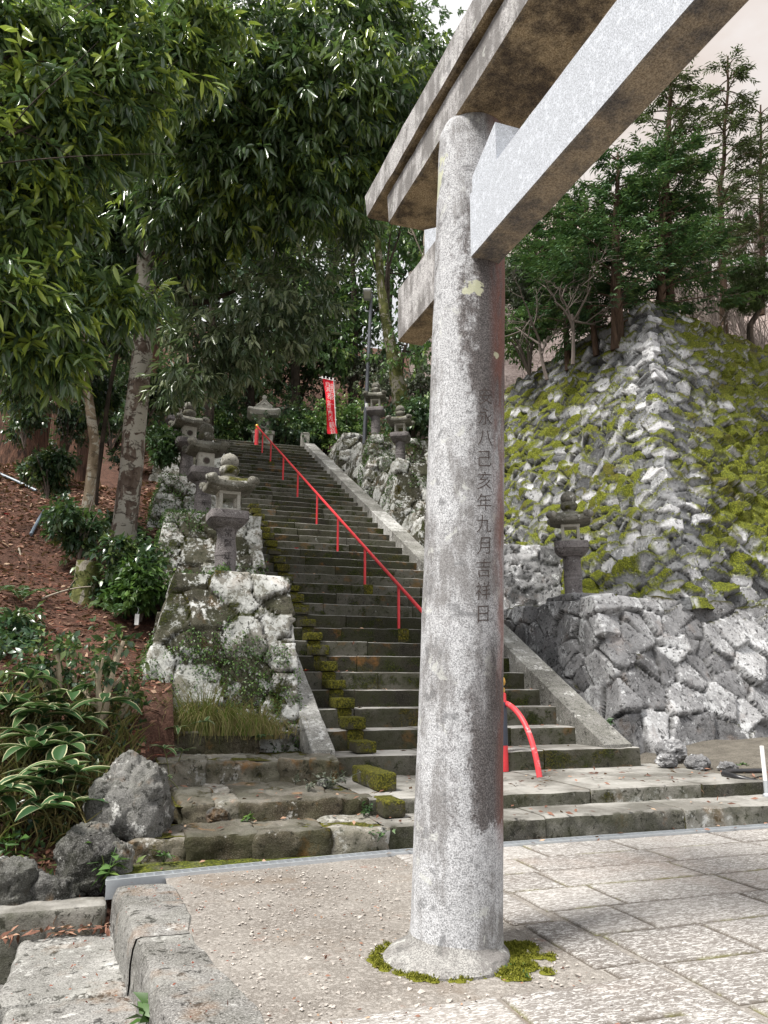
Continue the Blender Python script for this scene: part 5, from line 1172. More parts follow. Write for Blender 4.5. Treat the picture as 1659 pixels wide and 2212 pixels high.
# --- the wood behind the stairs
bgspec = [  # px, base py, depth, height m, crown radius, leaf, label
 (455, 900, 36, 12, 3.4, 'darkleaf', 'dark leafy tree behind the third left lantern'), (545, 880, 40, 16, 4.2, 'darkleaf', 'tall dark tree straight above the temple shaped lantern'), (640, 890, 39, 12, 3.6, 'midleaf', 'mid green tree between the temple shaped lantern and the banner'),
 (700, 860, 43, 18, 4.4, 'darkleaf', 'tall dark tree rising behind the red banner'), (760, 880, 40, 11, 3.4, 'midleaf', 'leafy tree just left of the street lamp'), (905, 860, 40, 13, 3.6, 'darkleaf', 'dark tree behind the torii pillar shoulder'), (830, 780, 48, 19, 4.8, 'darkleaf', 'tall tree high on the slope above the street lamp'), (600, 760, 50, 20, 5.0, 'midleaf', 'broad green tree high in the gap under the oak branches'), (960, 700, 46, 18, 4.6, 'darkleaf', 'tall dark tree behind the end of the torii top beam'), (400, 760, 44, 18, 4.8, 'darkleaf', 'tall dark tree behind the oak trunk'), (300, 800, 38, 15, 4.2, 'darkleaf', 'dark tree behind the cedars'), (150, 800, 36, 16, 4.5, 'darkleaf', 'dark tree over the slender tree'), (30, 800, 34, 15, 4.4, 'darkleaf', 'dark tree behind the thick cedar'), (720, 560, 58, 24, 6.0, 'darkleaf', 'very tall far tree in the middle of the wood'), (500, 560, 58, 24, 6.0, 'darkleaf', 'very tall far tree behind the oak crown'), (900, 480, 56, 22, 5.4, 'darkleaf', 'far tall tree left of the torii beam with sky showing through'), (250, 560, 52, 22, 6.0, 'darkleaf', 'far tall tree behind the left foliage'), (50, 520, 50, 22, 6.0, 'darkleaf', 'far tall tree at the upper left edge'),
 (1010, 700, 40, 11, 3.2, 'midleaf', 'leafy tree directly behind the torii pillar'), (1080, 560, 60, 20, 5.0, 'darkleaf', 'far tree glimpsed right of the torii pillar'),
]
for i, (px, py, d, h, cr, lf, lab) in enumerate(bgspec):
    b_ = at(px, py, d); r = np.random.default_rng(700+i); tp_ = b_+(r.normal(0, .8), r.normal(0, .8), h)
    bl = []
    for k in range(11):
        f = .22+.75*k/10; c = b_+(tp_-b_)*f; w_ = cr*(1.05-.75*abs(f-.5)); a = r.uniform(0, 6.28); q = w_*r.uniform(.35, .75)
        bl.append((c+np.array((q*math.cos(a), q*math.sin(a), r.normal(0, .4))), (w_*.62, w_*.62, w_*.46)))
    dens = 620 if h < 17 else 780
    make_tree('woodland_tree', lab, b_, [b_-(0, 0, 2.5), b_+(tp_-b_)*.4+r.normal(0, .25, 3), tp_], [.26, .2, .05], dict(blobs=bl, n_spray=dens, per=9, L=.42 if d > 45 else .34, wd=.085 if d > 45 else .075, down=.55, spread=.45, tone=(.05, .75), young=.10, shell=.4), M[lf],
              [(f, bl[k][0], .07) for f, k in ((.4, 2), (.5, 4), (.6, 6), (.75, 8))], 'trees of the wood behind the stairs', 700+i, trunkmat=M['darkbark'], n=8)
# --- shrubs on the slope behind the landing
shr = [(470, 940, 37, 1.5, 'midleaf', 'glossy shrub left of the temple shaped lantern'), (520, 930, 38, 1.7, 'darkleaf', 'dark shrub just left behind the temple shaped lantern'), (615, 940, 37, 1.5, 'darkleaf', 'dark shrub between the temple shaped lantern and the stone post'), (650, 920, 38, 1.8, 'darkleaf', 'shrub behind the short stone post'), (700, 910, 37, 1.6, 'midleaf', 'shrub touching the left edge of the banner'), (750, 920, 36, 1.7, 'midleaf', 'bright shrub between the banner and the lamp post'), (780, 790, 41, 1.9, 'silver', 'silvery shrub above the banner pole'), (430, 860, 38, 1.8, 'darkleaf', 'shrub behind the topmost left lantern'), (560, 820, 42, 2.2, 'midleaf', 'broad shrub above the temple shaped lantern roof'), (650, 800, 42, 2.2, 'darkleaf', 'broad dark shrub above the banner left corner'), (905, 820, 34, 1.5, 'silver', 'silvery shrub beside the torii pillar by the mossy tree'), (890, 900, 31, 1.0, 'darkleaf', 'low shrub behind the upper right lanterns'), (610, 770, 43, 1.6, 'ivy', 'light green young shrub in the gap above the stairs'), (330, 860, 30, 1.9, 'darkleaf', 'dark shrub right behind the oak trunk'), (250, 880, 31, 2.0, 'darkleaf', 'dark shrub between the oak and the slender trunk'), (110, 870, 31, 2.2, 'darkleaf', 'dark shrub behind the thick cedar'), (20, 850, 32, 2.2, 'darkleaf', 'dark shrub at the left edge behind the cedars'), (180, 800, 34, 2.6, 'midleaf', 'high shrub above the slender trunk'), (320, 780, 34, 2.4, 'midleaf', 'high shrub beside the oak trunk')]
for i, (px, py, d, rad, lf, lab) in enumerate(shr):
    b_ = at(px, py, d); r = np.random.default_rng(800+i); b0_ = b_-(0, 0, rad*.7)
    root = thing('woodland_shrub', lab, 'shrub', tuple(b0_), 0, 'shrubs on the slope behind the stair top')
    mb = MB()
    for k in range(6): e_ = r.normal(0, .45, 3)*rad+(0, 0, rad*.9); mb.add(*tube(bez((0, 0, -.6), e_*.5+(0, 0, .2), e_, 6), np.linspace(.05, .012, 6), 5))
    mb.build('stem', M['darkbark'], root)
    bl = [(b_+r.normal(0, .42, 3)*rad*np.array((1.1, .8, .8)), (rad*.62, rad*.6, rad*.55)) for _ in range(7)]
    V, F, A = crown(bl, 420, 9, .20 if lf != 'ivy' else .24, .05, 800+i, down=.25, spread=.3, tone=(.1, .9), young=.12, shell=.4); mb = MB(); mb.add(V-b0_, F, A); mb.build('foliage', M[lf], root)
# --- the mossy two stemmed tree behind the upper right lanterns
b_ = at(870, 925, 31.5); rt = make_tree('mossy_tree', 'old moss covered tree with two stems behind the upper right lanterns', b_, [b_-(0, 0, .6), at(862, 850, 31.5), at(845, 760, 31.5), at(832, 690, 31.5), at(822, 600, 31.8), at(815, 500, 32)], [.42, .34, .25, .20, .17, .12],
    dict(blobs=blobs_px([(800, 480, 32, 70), (850, 430, 32, 80), (900, 640, 31, 40), (890, 700, 31, 35), (830, 770, 31, 30), (905, 770, 31, 35)]), n_spray=420, per=8, L=.24, wd=.05, down=.4, spread=.4), M['midleaf'],
    [(.28, at(878, 740, 31.6), .17), (.55, at(862, 500, 32), .12), (.6, at(872, 430, 32), .06), (.75, at(790, 520, 32), .05)], seed=61, trunkmat=M['mossbark'], n=16)
# --- conifers on the castle wall
def conifer(px, py, d, pytop, lab, seed, dens=1.0, mat='conif', rad=1.6, lean=0.0, start=.25, tr=.16):
    b_ = at(px, py, d); tp_ = at(px+lean, pytop, d); h = tp_[2]-b_[2]; r = np.random.default_rng(seed)
    root = thing('conifer_tree', lab, 'tree', tuple(b_), 0, 'conifers on top of the castle wall')
    P = wobble(resample([b_-(0, 0, .8), b_+(tp_-b_)*.5+r.normal(0, .12, 3), tp_], 24), .06, seed); mb = MB(); V, F = bark_tube(P-b_, np.linspace(tr, .03, 24), 10, .06, seed, 5); mb.add(V, F); mb.build('trunk', M['conbark'], root)
    mb = MB(); C = []; D = []; T = []
    nb_ = int(46*dens*max(1, h/7))
    for k in range(nb_):
        f = start+(1-start)*(k+.5)/nb_; a = k*2.4+r.normal(0, .4); Lb = rad*(1.12-f)**.7*r.uniform(.55, 1.2); o_ = P[min(23, int(f*23))]-b_
        dr = np.array((math.cos(a), math.sin(a), .25+r.normal(0, .15))); e_ = o_+dr*Lb; q = bez(o_, o_+dr*Lb*.5+(0, 0, .15), e_+(0, 0, -.05), 7); mb.add(*tube(q, np.linspace(.028, .008, 7), 5))
        for m_ in range(int((15 if mat == 'conif' else 10)*Lb/1.2)+4):
            w_ = r.uniform(.35, 1.05); c = o_+(e_-o_)*w_+r.normal(0, .13, 3)*Lb*np.array((1, 1, .35)); dd = dr+r.normal(0, .55, 3); dd[2] *= .45
            sp = r.uniform(.25, .42); tn = r.uniform(.05, .85)
            ax = dd/np.linalg.norm(dd); sd_ = np.cross(ax, (0, 0, 1)); sd_ /= np.linalg.norm(sd_)+1e-6
            for j in range(9):   # flat fan of scale sprays
                sg = (-1)**j; fj = j/9; C.append(c+ax*sp*fj+r.normal(0, .012, 3)); D.append(ax*.75+sd_*sg*.7*(1-.4*fj)+np.array((0, 0, -.12+r.normal(0, .12)))); T.append(np.clip(tn+r.normal(0, .12), 0, 1))
    mb.build('limbs', M['conbark'], root)
    C = np.array(C); V, F, A = leaf_arrays(C, np.array(D), r.uniform(.12, .24, len(C)), .026, np.array(T), seed=seed); m2 = MB(); m2.add(V, F, A); m2.build('crown', M[mat], root)
conifer(1330, 700, 22, 330, 'dense dark conifer standing left of the wall corner', 71, 1.25, 'conif', 2.3, 5, .16, .20)
conifer(1440, 650, 24, 110, 'tall thin conifer rising highest above the wall corner', 72, 1.15, 'olive', 2.4, 12, .22, .22)
conifer(1285, 715, 23, 420, 'small conifer leaning left of the dense one', 73, 1.0, 'conif', 1.7, -20, .2, .10)
conifer(1225, 750, 24.5, 400, 'dark conifer nearest the torii pillar', 74, 1.0, 'conif', 1.9, -15, .2, .11)
conifer(1420, 660, 22.5, 300, 'bushy conifer right behind the wall corner', 75, 1.35, 'conif', 2.4, 40, .16, .16)
conifer(1560, 690, 27, 120, 'feathery pale conifer at the upper right', 76, 1.0, 'olive', 2.3, 15, .25, .14)
conifer(1640, 640, 30, 230, 'distant feathery conifer at the right edge', 77, 1.0, 'olive', 2.4, 5, .22, .13)
conifer(1160, 690, 27, 470, 'shady conifer just right of the pillar', 78, 1.1, 'conif', 2.0, 0, .2, .12)
# --- the small pine at the right edge
b_ = at(1618, 745, 25); root = thing('pine_tree', 'small rounded pine with bare crooked trunk at the right edge of the wall top', 'tree', tuple(b_), 0); r = np.random.default_rng(91)
q = wobble(resample([b_-(0, 0, .6), at(1622, 700, 25), at(1640, 670, 25), at(1632, 630, 25), at(1625, 590, 25)], 20), .05, 5); mb = MB(); V, F = bark_tube(q-b_, np.linspace(.13, .05, 20), 9, .08, 3); mb.add(V, F); mb.build('trunk', M['darkbark'], root)
mb = MB(); C = []; D = []
for (x, y, rr_) in ((1600, 590, 32), (1640, 580, 34), (1630, 620, 36), (1595, 630, 30), (1655, 640, 34), (1620, 665, 28), (1580, 655, 22), (1660, 600, 30)):
    c = at(x, y, 25)-b_; R_ = rr_*25/FPX; mb.add(*tube(bez(q[12]-b_, (c+q[12]-b_)/2+(0, 0, -.1), c, 6), np.linspace(.04, .012, 6), 5)); p = c+unit(120, r)*R_*np.array((1, 1, .6))*r.uniform(.4, 1, (120, 1))
    for pp in p: C.append(np.repeat(pp[None], 16, 0)); D.append(unit(16, r)+(0, 0, .7))
mb.build('limbs', M['darkbark'], root); C = np.concatenate(C); D = np.concatenate(D); V, F, A = leaf_arrays(C, D, r.uniform(.10, .18, len(C)), .006, r.random(len(C)), seed=3); mb = MB(); mb.add(V, F, A); mb.build('crown', M['pinen'], root)
# --- bare trees on the far side of the wall
def bare_tree(name, lab, b_, h, seed, spread=.8, r0=.10, depth=4, mat='dead', group=None, bend=.25):
    r = np.random.default_rng(seed); mb = MB(); root = thing(name, lab, 'bare tree', tuple(b_), 0, group)
    def grow(p, d, L, rad, lv):
        e_ = p+d*L; q = bez(p, p+d*L*.5+r.normal(0, bend*.3, 3)*L, e_, 6); mb.add(*tube(q, np.linspace(rad, rad*.62, 6), 6 if lv < 2 else 4, False))
        if lv >= depth: return
        for _ in range(r.integers(2, 4) if lv else 4):
            nd = d+r.normal(0, spread, 3)*np.array((1, 1, .7)); nd[2] += .18; nd /= np.linalg.norm(nd); f = r.uniform(.45, 1.0); grow(p+(e_-p)*f, nd, L*r.uniform(.55, .85), rad*.58, lv+1)
    d0 = np.array((r.normal(0, .2), r.normal(0, .2), 1.)); grow(np.array((0., 0, -.6)), d0/np.linalg.norm(d0), h*.4, r0, 0); mb.build('branches', M[mat], root)
    return root
for i, (px, py, d, h, lab, mt) in enumerate(((1235, 745, 22, 3.6, 'bare forked tree at the wall edge beside the torii pillar', 'deadgrey'), (1180, 780, 23, 3.2, 'low bare tree nearest the torii pillar on the wall', 'deadgrey'), (1290, 720, 24, 4.2, 'bare crooked tree under the dense conifer', 'deadgrey'), (1500, 700, 25, 3.6, 'bare pale tree right of the wall corner', 'deadgrey'), (1575, 735, 26, 3.2, 'bare twiggy tree between the wall corner and the pine', 'deadgrey'), (1540, 700, 29, 4.5, 'grey bare tree far behind the mossy wall top', 'deadgrey'), (900, 560, 33, 5.0, 'bare pale tree behind the torii beam stub', 'dead'), (1380, 700, 30, 7, 'tall bare tree behind the conifers', 'deadgrey'))):
    b_ = at(px, py, d); bare_tree('bare_tree', lab, b_, h, 900+i, .75, .06, 5 if i != 6 else 4, mt, 'bare winter trees beyond the wall')
# leafy bush right of the pillar
for i, (px, py, d, rad, lf, lab) in enumerate(((1150, 640, 27, 1.2, 'silver', 'silvery bush above the wall right of the torii pillar'), (1140, 720, 26, 1.0, 'midleaf', 'green bush at the wall top edge right of the torii pillar'), (1200, 600, 29, 1.3, 'midleaf', 'green bush behind the conifer nearest the pillar'))):
    b_ = at(px, py, d); r = np.random.default_rng(850+i); b0_ = b_-(0, 0, rad); root = thing('bush', lab, 'bush', tuple(b0_), 0, 'bushes on the wall top'); mb = MB()
    for k in range(6): e_ = r.normal(0, .4, 3)*rad+(0, 0, rad*1.1); mb.add(*tube(bez((0, 0, -.5), e_*.5+(0, 0, .2), e_, 6), np.linspace(.05, .012, 6), 5))
    mb.build('stem', M['deadgrey'], root); bl = [(b_+r.normal(0, .45, 3)*rad, (rad*.5, rad*.5, rad*.45)) for _ in range(7)]
    V, F, A = crown(bl, 380, 8, .17, .04, 850+i, down=.2, tone=(.1, .9), shell=.3); mb = MB(); mb.add(V-b0_, F, A); mb.build('foliage', M[lf], root)
# far winter wood on the pinkish hill, one mass
r = np.random.default_rng(99); mb = MB()
for k in range(420):
    a = R(r.uniform(5, 44)); d = r.uniform(44, 75); x, y = d*math.sin(a), d*math.cos(a); z = np.interp(d, [46, 55, 70, 90], [10, 21, 40, 52]); p = np.array((x, y, z-1))
    for _ in range(16):
        e_ = p+np.array((r.normal(0, 1.3), r.normal(0, 1.3), r.uniform(2.5, 6))); mb.add(*tube(bez(p, p+(0, 0, 2.2), e_, 5), np.linspace(.07, .02, 5), 3, False))
o = mb.build('winter_wood', M['deadgrey']); tag(o, 'mass of bare leafless trees on the pinkish far hillside', 'wood', kind='stuff')

# ------------------------------------------------------------------ bank on the left: litter, bamboo grass, shrubs, ferns, rocks
from mathutils.bvhtree import BVHTree
hs = bpy.data.objects['hillside'].data
_V = [tuple(v.co) for v in hs.vertices]; _F = [tuple(p.vertices) for p in hs.polygons]; HB = BVHTree.FromPolygons(_V, _F)
def ground(s, t):
    h = HB.ray_cast(Vector((t, s, 60)), Vector((0, 0, -1)))
    return h[0].z if h[0] else 0.0
def on_hill(px, py, d0=6.0, d1=60):
    """first point of the hillside on the line of sight through a sheet point"""
    o_ = np.array((0, 0, CAM_H)); v = at(px, py, 1.0)-o_; v /= np.linalg.norm(v); so_, to_ = ST(o_); sv, tv = ST(v)
    h = HB.ray_cast(Vector((to_, so_, CAM_H)), Vector((tv, sv, v[2])).normalized())
    q = h[0]; return np.array(W(q.y, q.x, q.z)) if q else at(px, py, 12)
def scatter(n, s0, s1, t0, t1, seed, zf=None, lift=.012):
    r = np.random.default_rng(seed); S_ = r.uniform(s0, s1, n); T_ = r.uniform(t0, t1, n)
    return np.array([W(a, b, (zf(a, b) if zf else ground(a, b))+lift) for a, b in zip(S_, T_)]), r
def litter(name, label, C, r, L, wd, mat, tonef=None, tilt=.35):
    D = r.normal(0, 1, C.shape)*(1, 1, tilt); V, F, A = leaf_arrays(C, D, r.uniform(.6, 1.3, len(C))*L, wd*r.uniform(.7, 1.2, len(C)), r.random(len(C)) if tonef is None else tonef, droop=.05, fold=-.2, seed=5)
    mb = MB(); mb.add(V, F, A); o_ = mb.build(name, mat); return tag(o_, label, 'leaves', kind='stuff')
C, r = scatter(15000, 7.9, 22, -7.5, .5, 1, lift=.015); litter('leaf_litter', 'brown fallen leaves covering the left bank', C, r, .12, .028, M['litter'])
C, r = scatter(9000, 9.5, 22, -7.5, .4, 2, lift=.02); litter('cedar_litter', 'reddish cedar twigs strewn over the left bank', C, r, .19, .007, M['redlitter'], tilt=.25)
C, r = scatter(7000, 20, 36, -9, .5, 3, lift=.03); litter('leaf_litter', 'dead leaves under the trees at the top of the left bank', C, r, .22, .05, M['litter'])
def twig_path(p, d, L, r, bend=.3, n=7):
    d = d/np.linalg.norm(d); return bez(p, p+d*L*.5+r.normal(0, bend*.4, 3)*L, p+d*L+r.normal(0, bend*.3, 3)*L, n)
# fallen sticks on the bank
for i, (x, y) in enumerate(((60, 1075), (130, 1130), (40, 1190), (170, 1230), (90, 1300), (30, 1370))):
    p = on_hill(x, y); r = np.random.default_rng(40+i); mb = MB(); a = r.uniform(0, 6.3); q = twig_path(np.zeros(3), np.array((math.cos(a), math.sin(a)*.3, .1+.3*math.sin(a))), r.uniform(.6, 1.3), r); q[:, 2] += .05; mb.add(*tube(q, np.linspace(.02, .008, 7), 6)); mb.add(*tube(twig_path(q[3], r.normal(0, 1, 3)*(1, 1, .4), .4, r), np.linspace(.012, .005, 7), 5))
    o_ = mb.build('stick', M['dead'], None, tuple(p)); tag(o_, 'bent pale stick lying among the litter, %s' % ('farthest up the bank', 'below the farthest one', 'middle left of the bank', 'near the camellia bush', 'above the ferns', 'lowest of all')[i], 'stick', 'sticks lying on the bank')

# broad bamboo grass with pale leaf margins
def blade_leaf(p, d, L, wd, r, tone, drp=.35, ns=7):
    d = d/np.linalg.norm(d); sd_ = np.cross(d, (0, 0, 1)); sd_ /= np.linalg.norm(sd_)+1e-6; up = np.cross(sd_, d); f = np.linspace(0, 1, ns)
    prof = np.array([.12, .75, 1, .97, .82, .5, .04])[:ns]*wd; ax = p+d*(f*L)[:, None]+np.array((0, 0, -1))*(drp*L*f**2)[:, None]+sd_*(.06*L*np.sin(f*3)*r.normal())[:, None]
    ac = np.array([-1, -.78, -.4, 0, .4, .78, 1]); V = ax[:, None]+sd_*(ac[None, :, None]*prof[:, None, None])+up*(np.abs(ac)[None, :, None]*prof[:, None, None]*.35)
    return V.reshape(-1, 3), quadgrid(ns, 7), {'tone': tone, 'edge': np.tile(np.abs(ac), ns)}
def sasa(px, py, d, n, lab, seed, Lf=.50, sc=1.0, mat='sasa'):
    b_ = on_hill(px, py) if d is None else at(px, py, d); r = np.random.default_rng(seed); root = thing('bamboo_grass', lab, 'plant', tuple(b_), 0, 'bamboo grass plants'); lf = MB()
    for k in range(n):
        h = r.uniform(.30, .62)*sc; o_ = np.array((r.normal(0, .10), r.normal(0, .08), -.05)); e_ = o_+np.array((r.normal(.04, .12), r.normal(-.10, .10), h)); q = bez(o_, (o_+e_)/2+(0, 0, .08), e_, 6); st__ = MB(); st__.add(*tube(q, .006, 5)); st__.build('stem', M['shrubstem'], root)
        m_ = r.integers(4, 7); a0 = r.uniform(0, 6.3)
        for j in range(m_):
            a = a0+j*6.283/m_+r.normal(0, .25); dd = np.array((math.cos(a), math.sin(a), r.uniform(.1, .7))); lf.add(*blade_leaf(e_, dd, Lf*r.uniform(.7, 1.15)*sc, Lf*.155*sc*r.uniform(.8, 1.15), r, r.uniform(.1, .9), r.uniform(.2, .55)))
    lf.build('leaves', M[mat], root); return root
M['shrubstem'] = simple('plant_stem', (.16, .17, .07), .6)
for i, (x, y, d, n, lab) in enumerate(((40, 1690, None, 5, 'tall bamboo grass at the left edge with drooping pale edged leaves'), (110, 1740, None, 5, 'bamboo grass with big splayed leaves over the lower rocks'), (20, 1790, None, 4, 'lowest bamboo grass clump in the left corner'), (150, 1680, None, 4, 'bamboo grass just left of the grey boulder'), (80, 1620, None, 5, 'bamboo grass clump behind the tall one'), (170, 1610, None, 4, 'bamboo grass under the pruned shrub'), (25, 1590, None, 5, 'rear bamboo grass at the left edge'), (110, 1570, None, 3, 'small bamboo grass among the dry blades'), (130, 1800, None, 4, 'bamboo grass hanging over the wall foot rocks'))):
    sasa(x, y, d, n, lab, 1000+i)
sasa(378, 1672, 9.3, 2, 'small bamboo grass sprouting between the old steps and the boulder', 1020, .30, .75)
sasa(420, 1720, 8.7, 1, 'single pale bamboo grass sprig on the second stone row', 1021, .26, .6)
sasa(395, 1600, 10.2, 2, 'bamboo grass tuft before the uppermost stone row', 1022, .30, .7)
sasa(525, 1590, 10.9, 2, 'bamboo grass beside the dry grass tuft near the wall foot', 1023, .28, .7)
# rocks
def rock(px, py, d, size, lab, seed, mat='rock', name='rock', cat='rock', sq=(1, 1, 1), zoff=0.0, group=None):
    b_ = on_hill(px, py) if d is None else at(px, py, d); n = 84; u, v = np.meshgrid(np.linspace(0, 2*math.pi, n, endpoint=False), np.linspace(.02, math.pi-.02, 52))
    V = np.stack([np.sin(v)*np.cos(u), np.sin(v)*np.sin(u), np.cos(v)], -1).reshape(-1, 3); V = np.sign(V)*np.abs(V)**.8
    k = 1+.38*fbm(V*1.0, 1.1, 4, seed)+.12*fbm(V, 4, 3, seed+1); V = V*k[:, None]*np.array(sq)*size/2; V[:, 2] += size*sq[2]*.36+zoff
    V = V*(1+.16*np.abs(fbm(V, 3.2/size, 4, seed+2))+.07*fbm(V, 9/size, 3, seed+4)-.05*(fbm(V, 2.2/size, 2, seed+6) > .12))[:, None]; mb = MB(); mb.add(V, quadgrid(52, n, True)[:, ::-1], {'sid': rng.random()}); o_ = mb.build(name, M[mat], None, tuple(b_), 0); return tag(o_, lab, cat, group)
bp_ = W(8.35, .10, .12); o_ = rock(0, 0, 1, .74, 'big craggy grey boulder left of the old stone steps', 5, 'rock', 'boulder', 'boulder', (.98, .9, 1.12)); o_.location = bp_
g = 'rocks at the foot of the left bank'
for i, (s_, t_, z_, sz, lab, sq) in enumerate(((7.72, -.22, -.12, .52, 'grey rock at the wall foot beside the drain end', (1.1, .9, .9)), (7.66, .02, -.05, .30, 'white flecked rock against the first kerb stone', (.9, .9, 1.2)), (7.62, -.95, -.30, .62, 'mossy rock below the bamboo grass at the left corner', (1.2, .8, .9)), (7.60, -.52, -.35, .50, 'low grey rock above the dark stone bar', (1.2, .8, .9)), (7.75, -1.4, -.25, .5, 'rock at the left picture edge under the leaves', (1, .8, .9)), (8.05, -.25, .12, .34, 'small brown rock behind the drain end rocks', (1.1, .8, .8)))):
    o_ = rock(0, 0, 1, sz, lab, 20+i, 'rock', sq=sq, group=g); o_.location = W(s_, t_, z_)
for i, (s_, t_, z_, sz, lab) in enumerate(((7.86, 1.33, .0, .13, 'small angular stone lying between two front kerb stones'), (8.55, .98, .24, .20, 'small white topped stone on the second row'), (9.55, 2.35, .40, .16, 'small mossy stone in the weeds by the divider blocks'), (10.15, 7.75, .45, .26, 'mossy stone at the foot of the right side stone'), (10.0, 8.15, .40, .30, 'flat pale stone by the right wall foot'), (9.75, 8.5, .38, .22, 'small pale stone near the black hose'), (10.7, 8.25, .5, .42, 'leaning grey stone between side stone and rubble wall'))):
    o_ = rock(0, 0, 1, sz, lab, 40+i, 'retain' if i > 2 else 'rock', sq=(1.1, 1, .75), group='loose stones about the steps'); o_.location = W(s_, t_, z_)
# pruned shrubs with bare forked stems
def pruned(px, py, d, lab, seed, hts, leafpts):
    b_ = at(px, py, d); r = np.random.default_rng(seed); root = thing('pruned_shrub', lab, 'shrub', tuple(b_), 0, 'pruned shrubs on the left bank'); tips = []
    for (ex, ey) in hts:
        e_ = at(ex, ey, d+r.normal(0, .15))-b_; q = wobble(bez((0, 0, -.15), e_*.45+np.array((r.normal(0, .08), r.normal(0, .08), .02)), e_, 12), .05, seed+ex); mb = MB(); mb.add(*tube(q, np.linspace(.050, .026, 12)*(1+.12*np.sin(np.arange(12)*2.1)), 8))
        for f in (5, 8):
            e2 = q[f]+r.normal(0, .14, 3)*(1, .6, .3)+(0, 0, .26); mb.add(*tube(bez(q[f], (q[f]+e2)/2+r.normal(0, .03, 3), e2, 7), np.linspace(.026, .013, 7), 6)); tips.append(e2)
        mb.build('stem', M['palestem'], root); tips.append(e_)
    bl = [(at(x, y, d+r.normal(0, .2)), (rr*d/FPX,)*3) for (x, y, rr) in leafpts]+[(t_+b_, (.10, .10, .09)) for t_ in tips]
    V, F, A = crown(bl, 75, 7, .12, .032, seed, down=.1, spread=.14, tone=(.1, .9), young=.25, shell=.2); mb = MB(); mb.add(V-b_, F, A); mb.build('foliage', M['shrub'], root)
pruned(222, 1590, 9.7, 'pruned shrub with thick pale forked stems right behind the boulder', 1101, ((262, 1385), (205, 1430), (245, 1440), (270, 1500), (178, 1480)), ((250, 1380, 35), (285, 1500, 28), (200, 1540, 30), (215, 1470, 25), (265, 1440, 22)))
pruned(130, 1545, 10.1, 'pruned shrub with knobbly stems left of the boulder shrub', 1102, ((123, 1395), (160, 1455), (90, 1440), (60, 1450)), ((110, 1400, 50), (60, 1420, 45), (160, 1400, 40), (30, 1450, 45), (90, 1460, 40), (20, 1395, 40)))
# camellia bushes on the bank
for i, (x, y, d, rad, mt, lab) in enumerate(((175, 1140, 14.6, .50, 'shrub', 'camellia bush in front of the slender pale trunk'), (250, 1150, 17.2, .38, 'shrub', 'camellia sprays at the foot of the oak trunk'), (245, 1275, 13.6, .50, 'shrub', 'dark bush below the oak against the mossy stump'), (310, 1260, 12.9, .42, 'ivy', 'leafy bush beside the white wall block'), (290, 1210, 13.4, .40, 'shrub', 'small bush between oak foot and wall block'), (30, 1400, 11.5, .50, 'shrub', 'bush at the left edge above the pruned shrubs'), (60, 900, 20, .7, 'shrub', 'leafy bush before the thick cedar trunk'), (215, 860, 18, .5, 'shrub', 'leafy sprays between the pale trunk and the oak'), (330, 830, 18, .6, 'shrub', 'leafy sprays beside the oak above the topmost lantern'), (110, 1010, 17, .5, 'shrub', 'low bush between the cedars and the slender trunk'), (245, 900, 23, .9, 'darkleaf', 'dark bush right behind the foot of the slender trunk'), (330, 900, 25, 1.0, 'darkleaf', 'dark bush behind the topmost wall block'), (150, 920, 23, .8, 'darkleaf', 'dark bush between two cedar trunks'), (350, 960, 20, .45, 'fern', 'ferny bush on top of the third wall block'))):
    b_ = at(x, y, d); r = np.random.default_rng(1200+i); root = thing('camellia_bush', lab, 'shrub', tuple(b_-(0, 0, rad*.8)), 0, 'camellia bushes on the left bank'); o0 = b_-(0, 0, rad*.8); mb = MB()
    for k in range(6): e_ = r.normal(0, .5, 3)*rad+(0, 0, rad*.9); mb.add(*tube(bez((0, 0, -.3), e_*.5+(0, 0, .1), e_, 6), np.linspace(.02, .006, 6), 5))
    mb.build('stem', M['deadgrey'], root); bl = [(b_+r.normal(0, .42, 3)*rad, (rad*.45, rad*.45, rad*.4)) for _ in range(8)]
    V, F, A = crown(bl, 300, 8, .15, .034, 1200+i, down=.35, spread=.2, tone=(.05, .8), young=.12, shell=.3); mb = MB(); mb.add(V-o0, F, A); mb.build('foliage', M[mt], root)
# ferns
def fern(px, py, d, lab, seed, sc=1.0, nf=7):
    b_ = on_hill(px, py) if d is None else at(px, py, d); r = np.random.default_rng(seed); root = thing('fern', lab, 'fern', tuple(b_), 0, 'ferns')
    for k in range(nf):
        a = k*6.283/nf+r.normal(0, .2); L = r.uniform(.45, .7)*sc; e_ = np.array((math.cos(a)*L, math.sin(a)*L, .18*sc)); q = bez((0, 0, 0), e_*.5+(0, 0, .30*sc), e_, 20); C = []; D = []; Ls = []
        for j in range(3, 20):
            ax = q[j]-q[j-1]; ax /= np.linalg.norm(ax); sd_ = np.cross(ax, (0, 0, 1)); w_ = .16*sc*math.sin(min(1, (j-1)/6)*1.57)*(1.05-j/20)+.012
            for sg in (-1, 1): C.append(q[j]); D.append(sd_*sg+ax*.45); Ls.append(w_)
        V, F, A = leaf_arrays(np.array(C), np.array(D), np.array(Ls), np.array(Ls)*.14+.004, r.uniform(.2, .9), droop=.2, seed=seed+k); mb = MB(); mb.add(V, F, A); mb.add(*tube(q, .004, 4), {'tone': .8}); mb.build('frond', M['fern'], root)
fern(45, 1300, None, 'larger fern on the bank at the left', 1301, .9); fern(30, 1345, None, 'second fern just below the larger one', 1302, .8); fern(250, 1335, 12.3, 'pale fern hanging by the white wall block', 1303, .8); fern(335, 955, 18.6, 'fern on top of the wall near the third lantern', 1304, 1.1); fern(560, 1600, 10.6, 'small bright fern at the wall foot right of the dry grass', 1305, .35, 9)
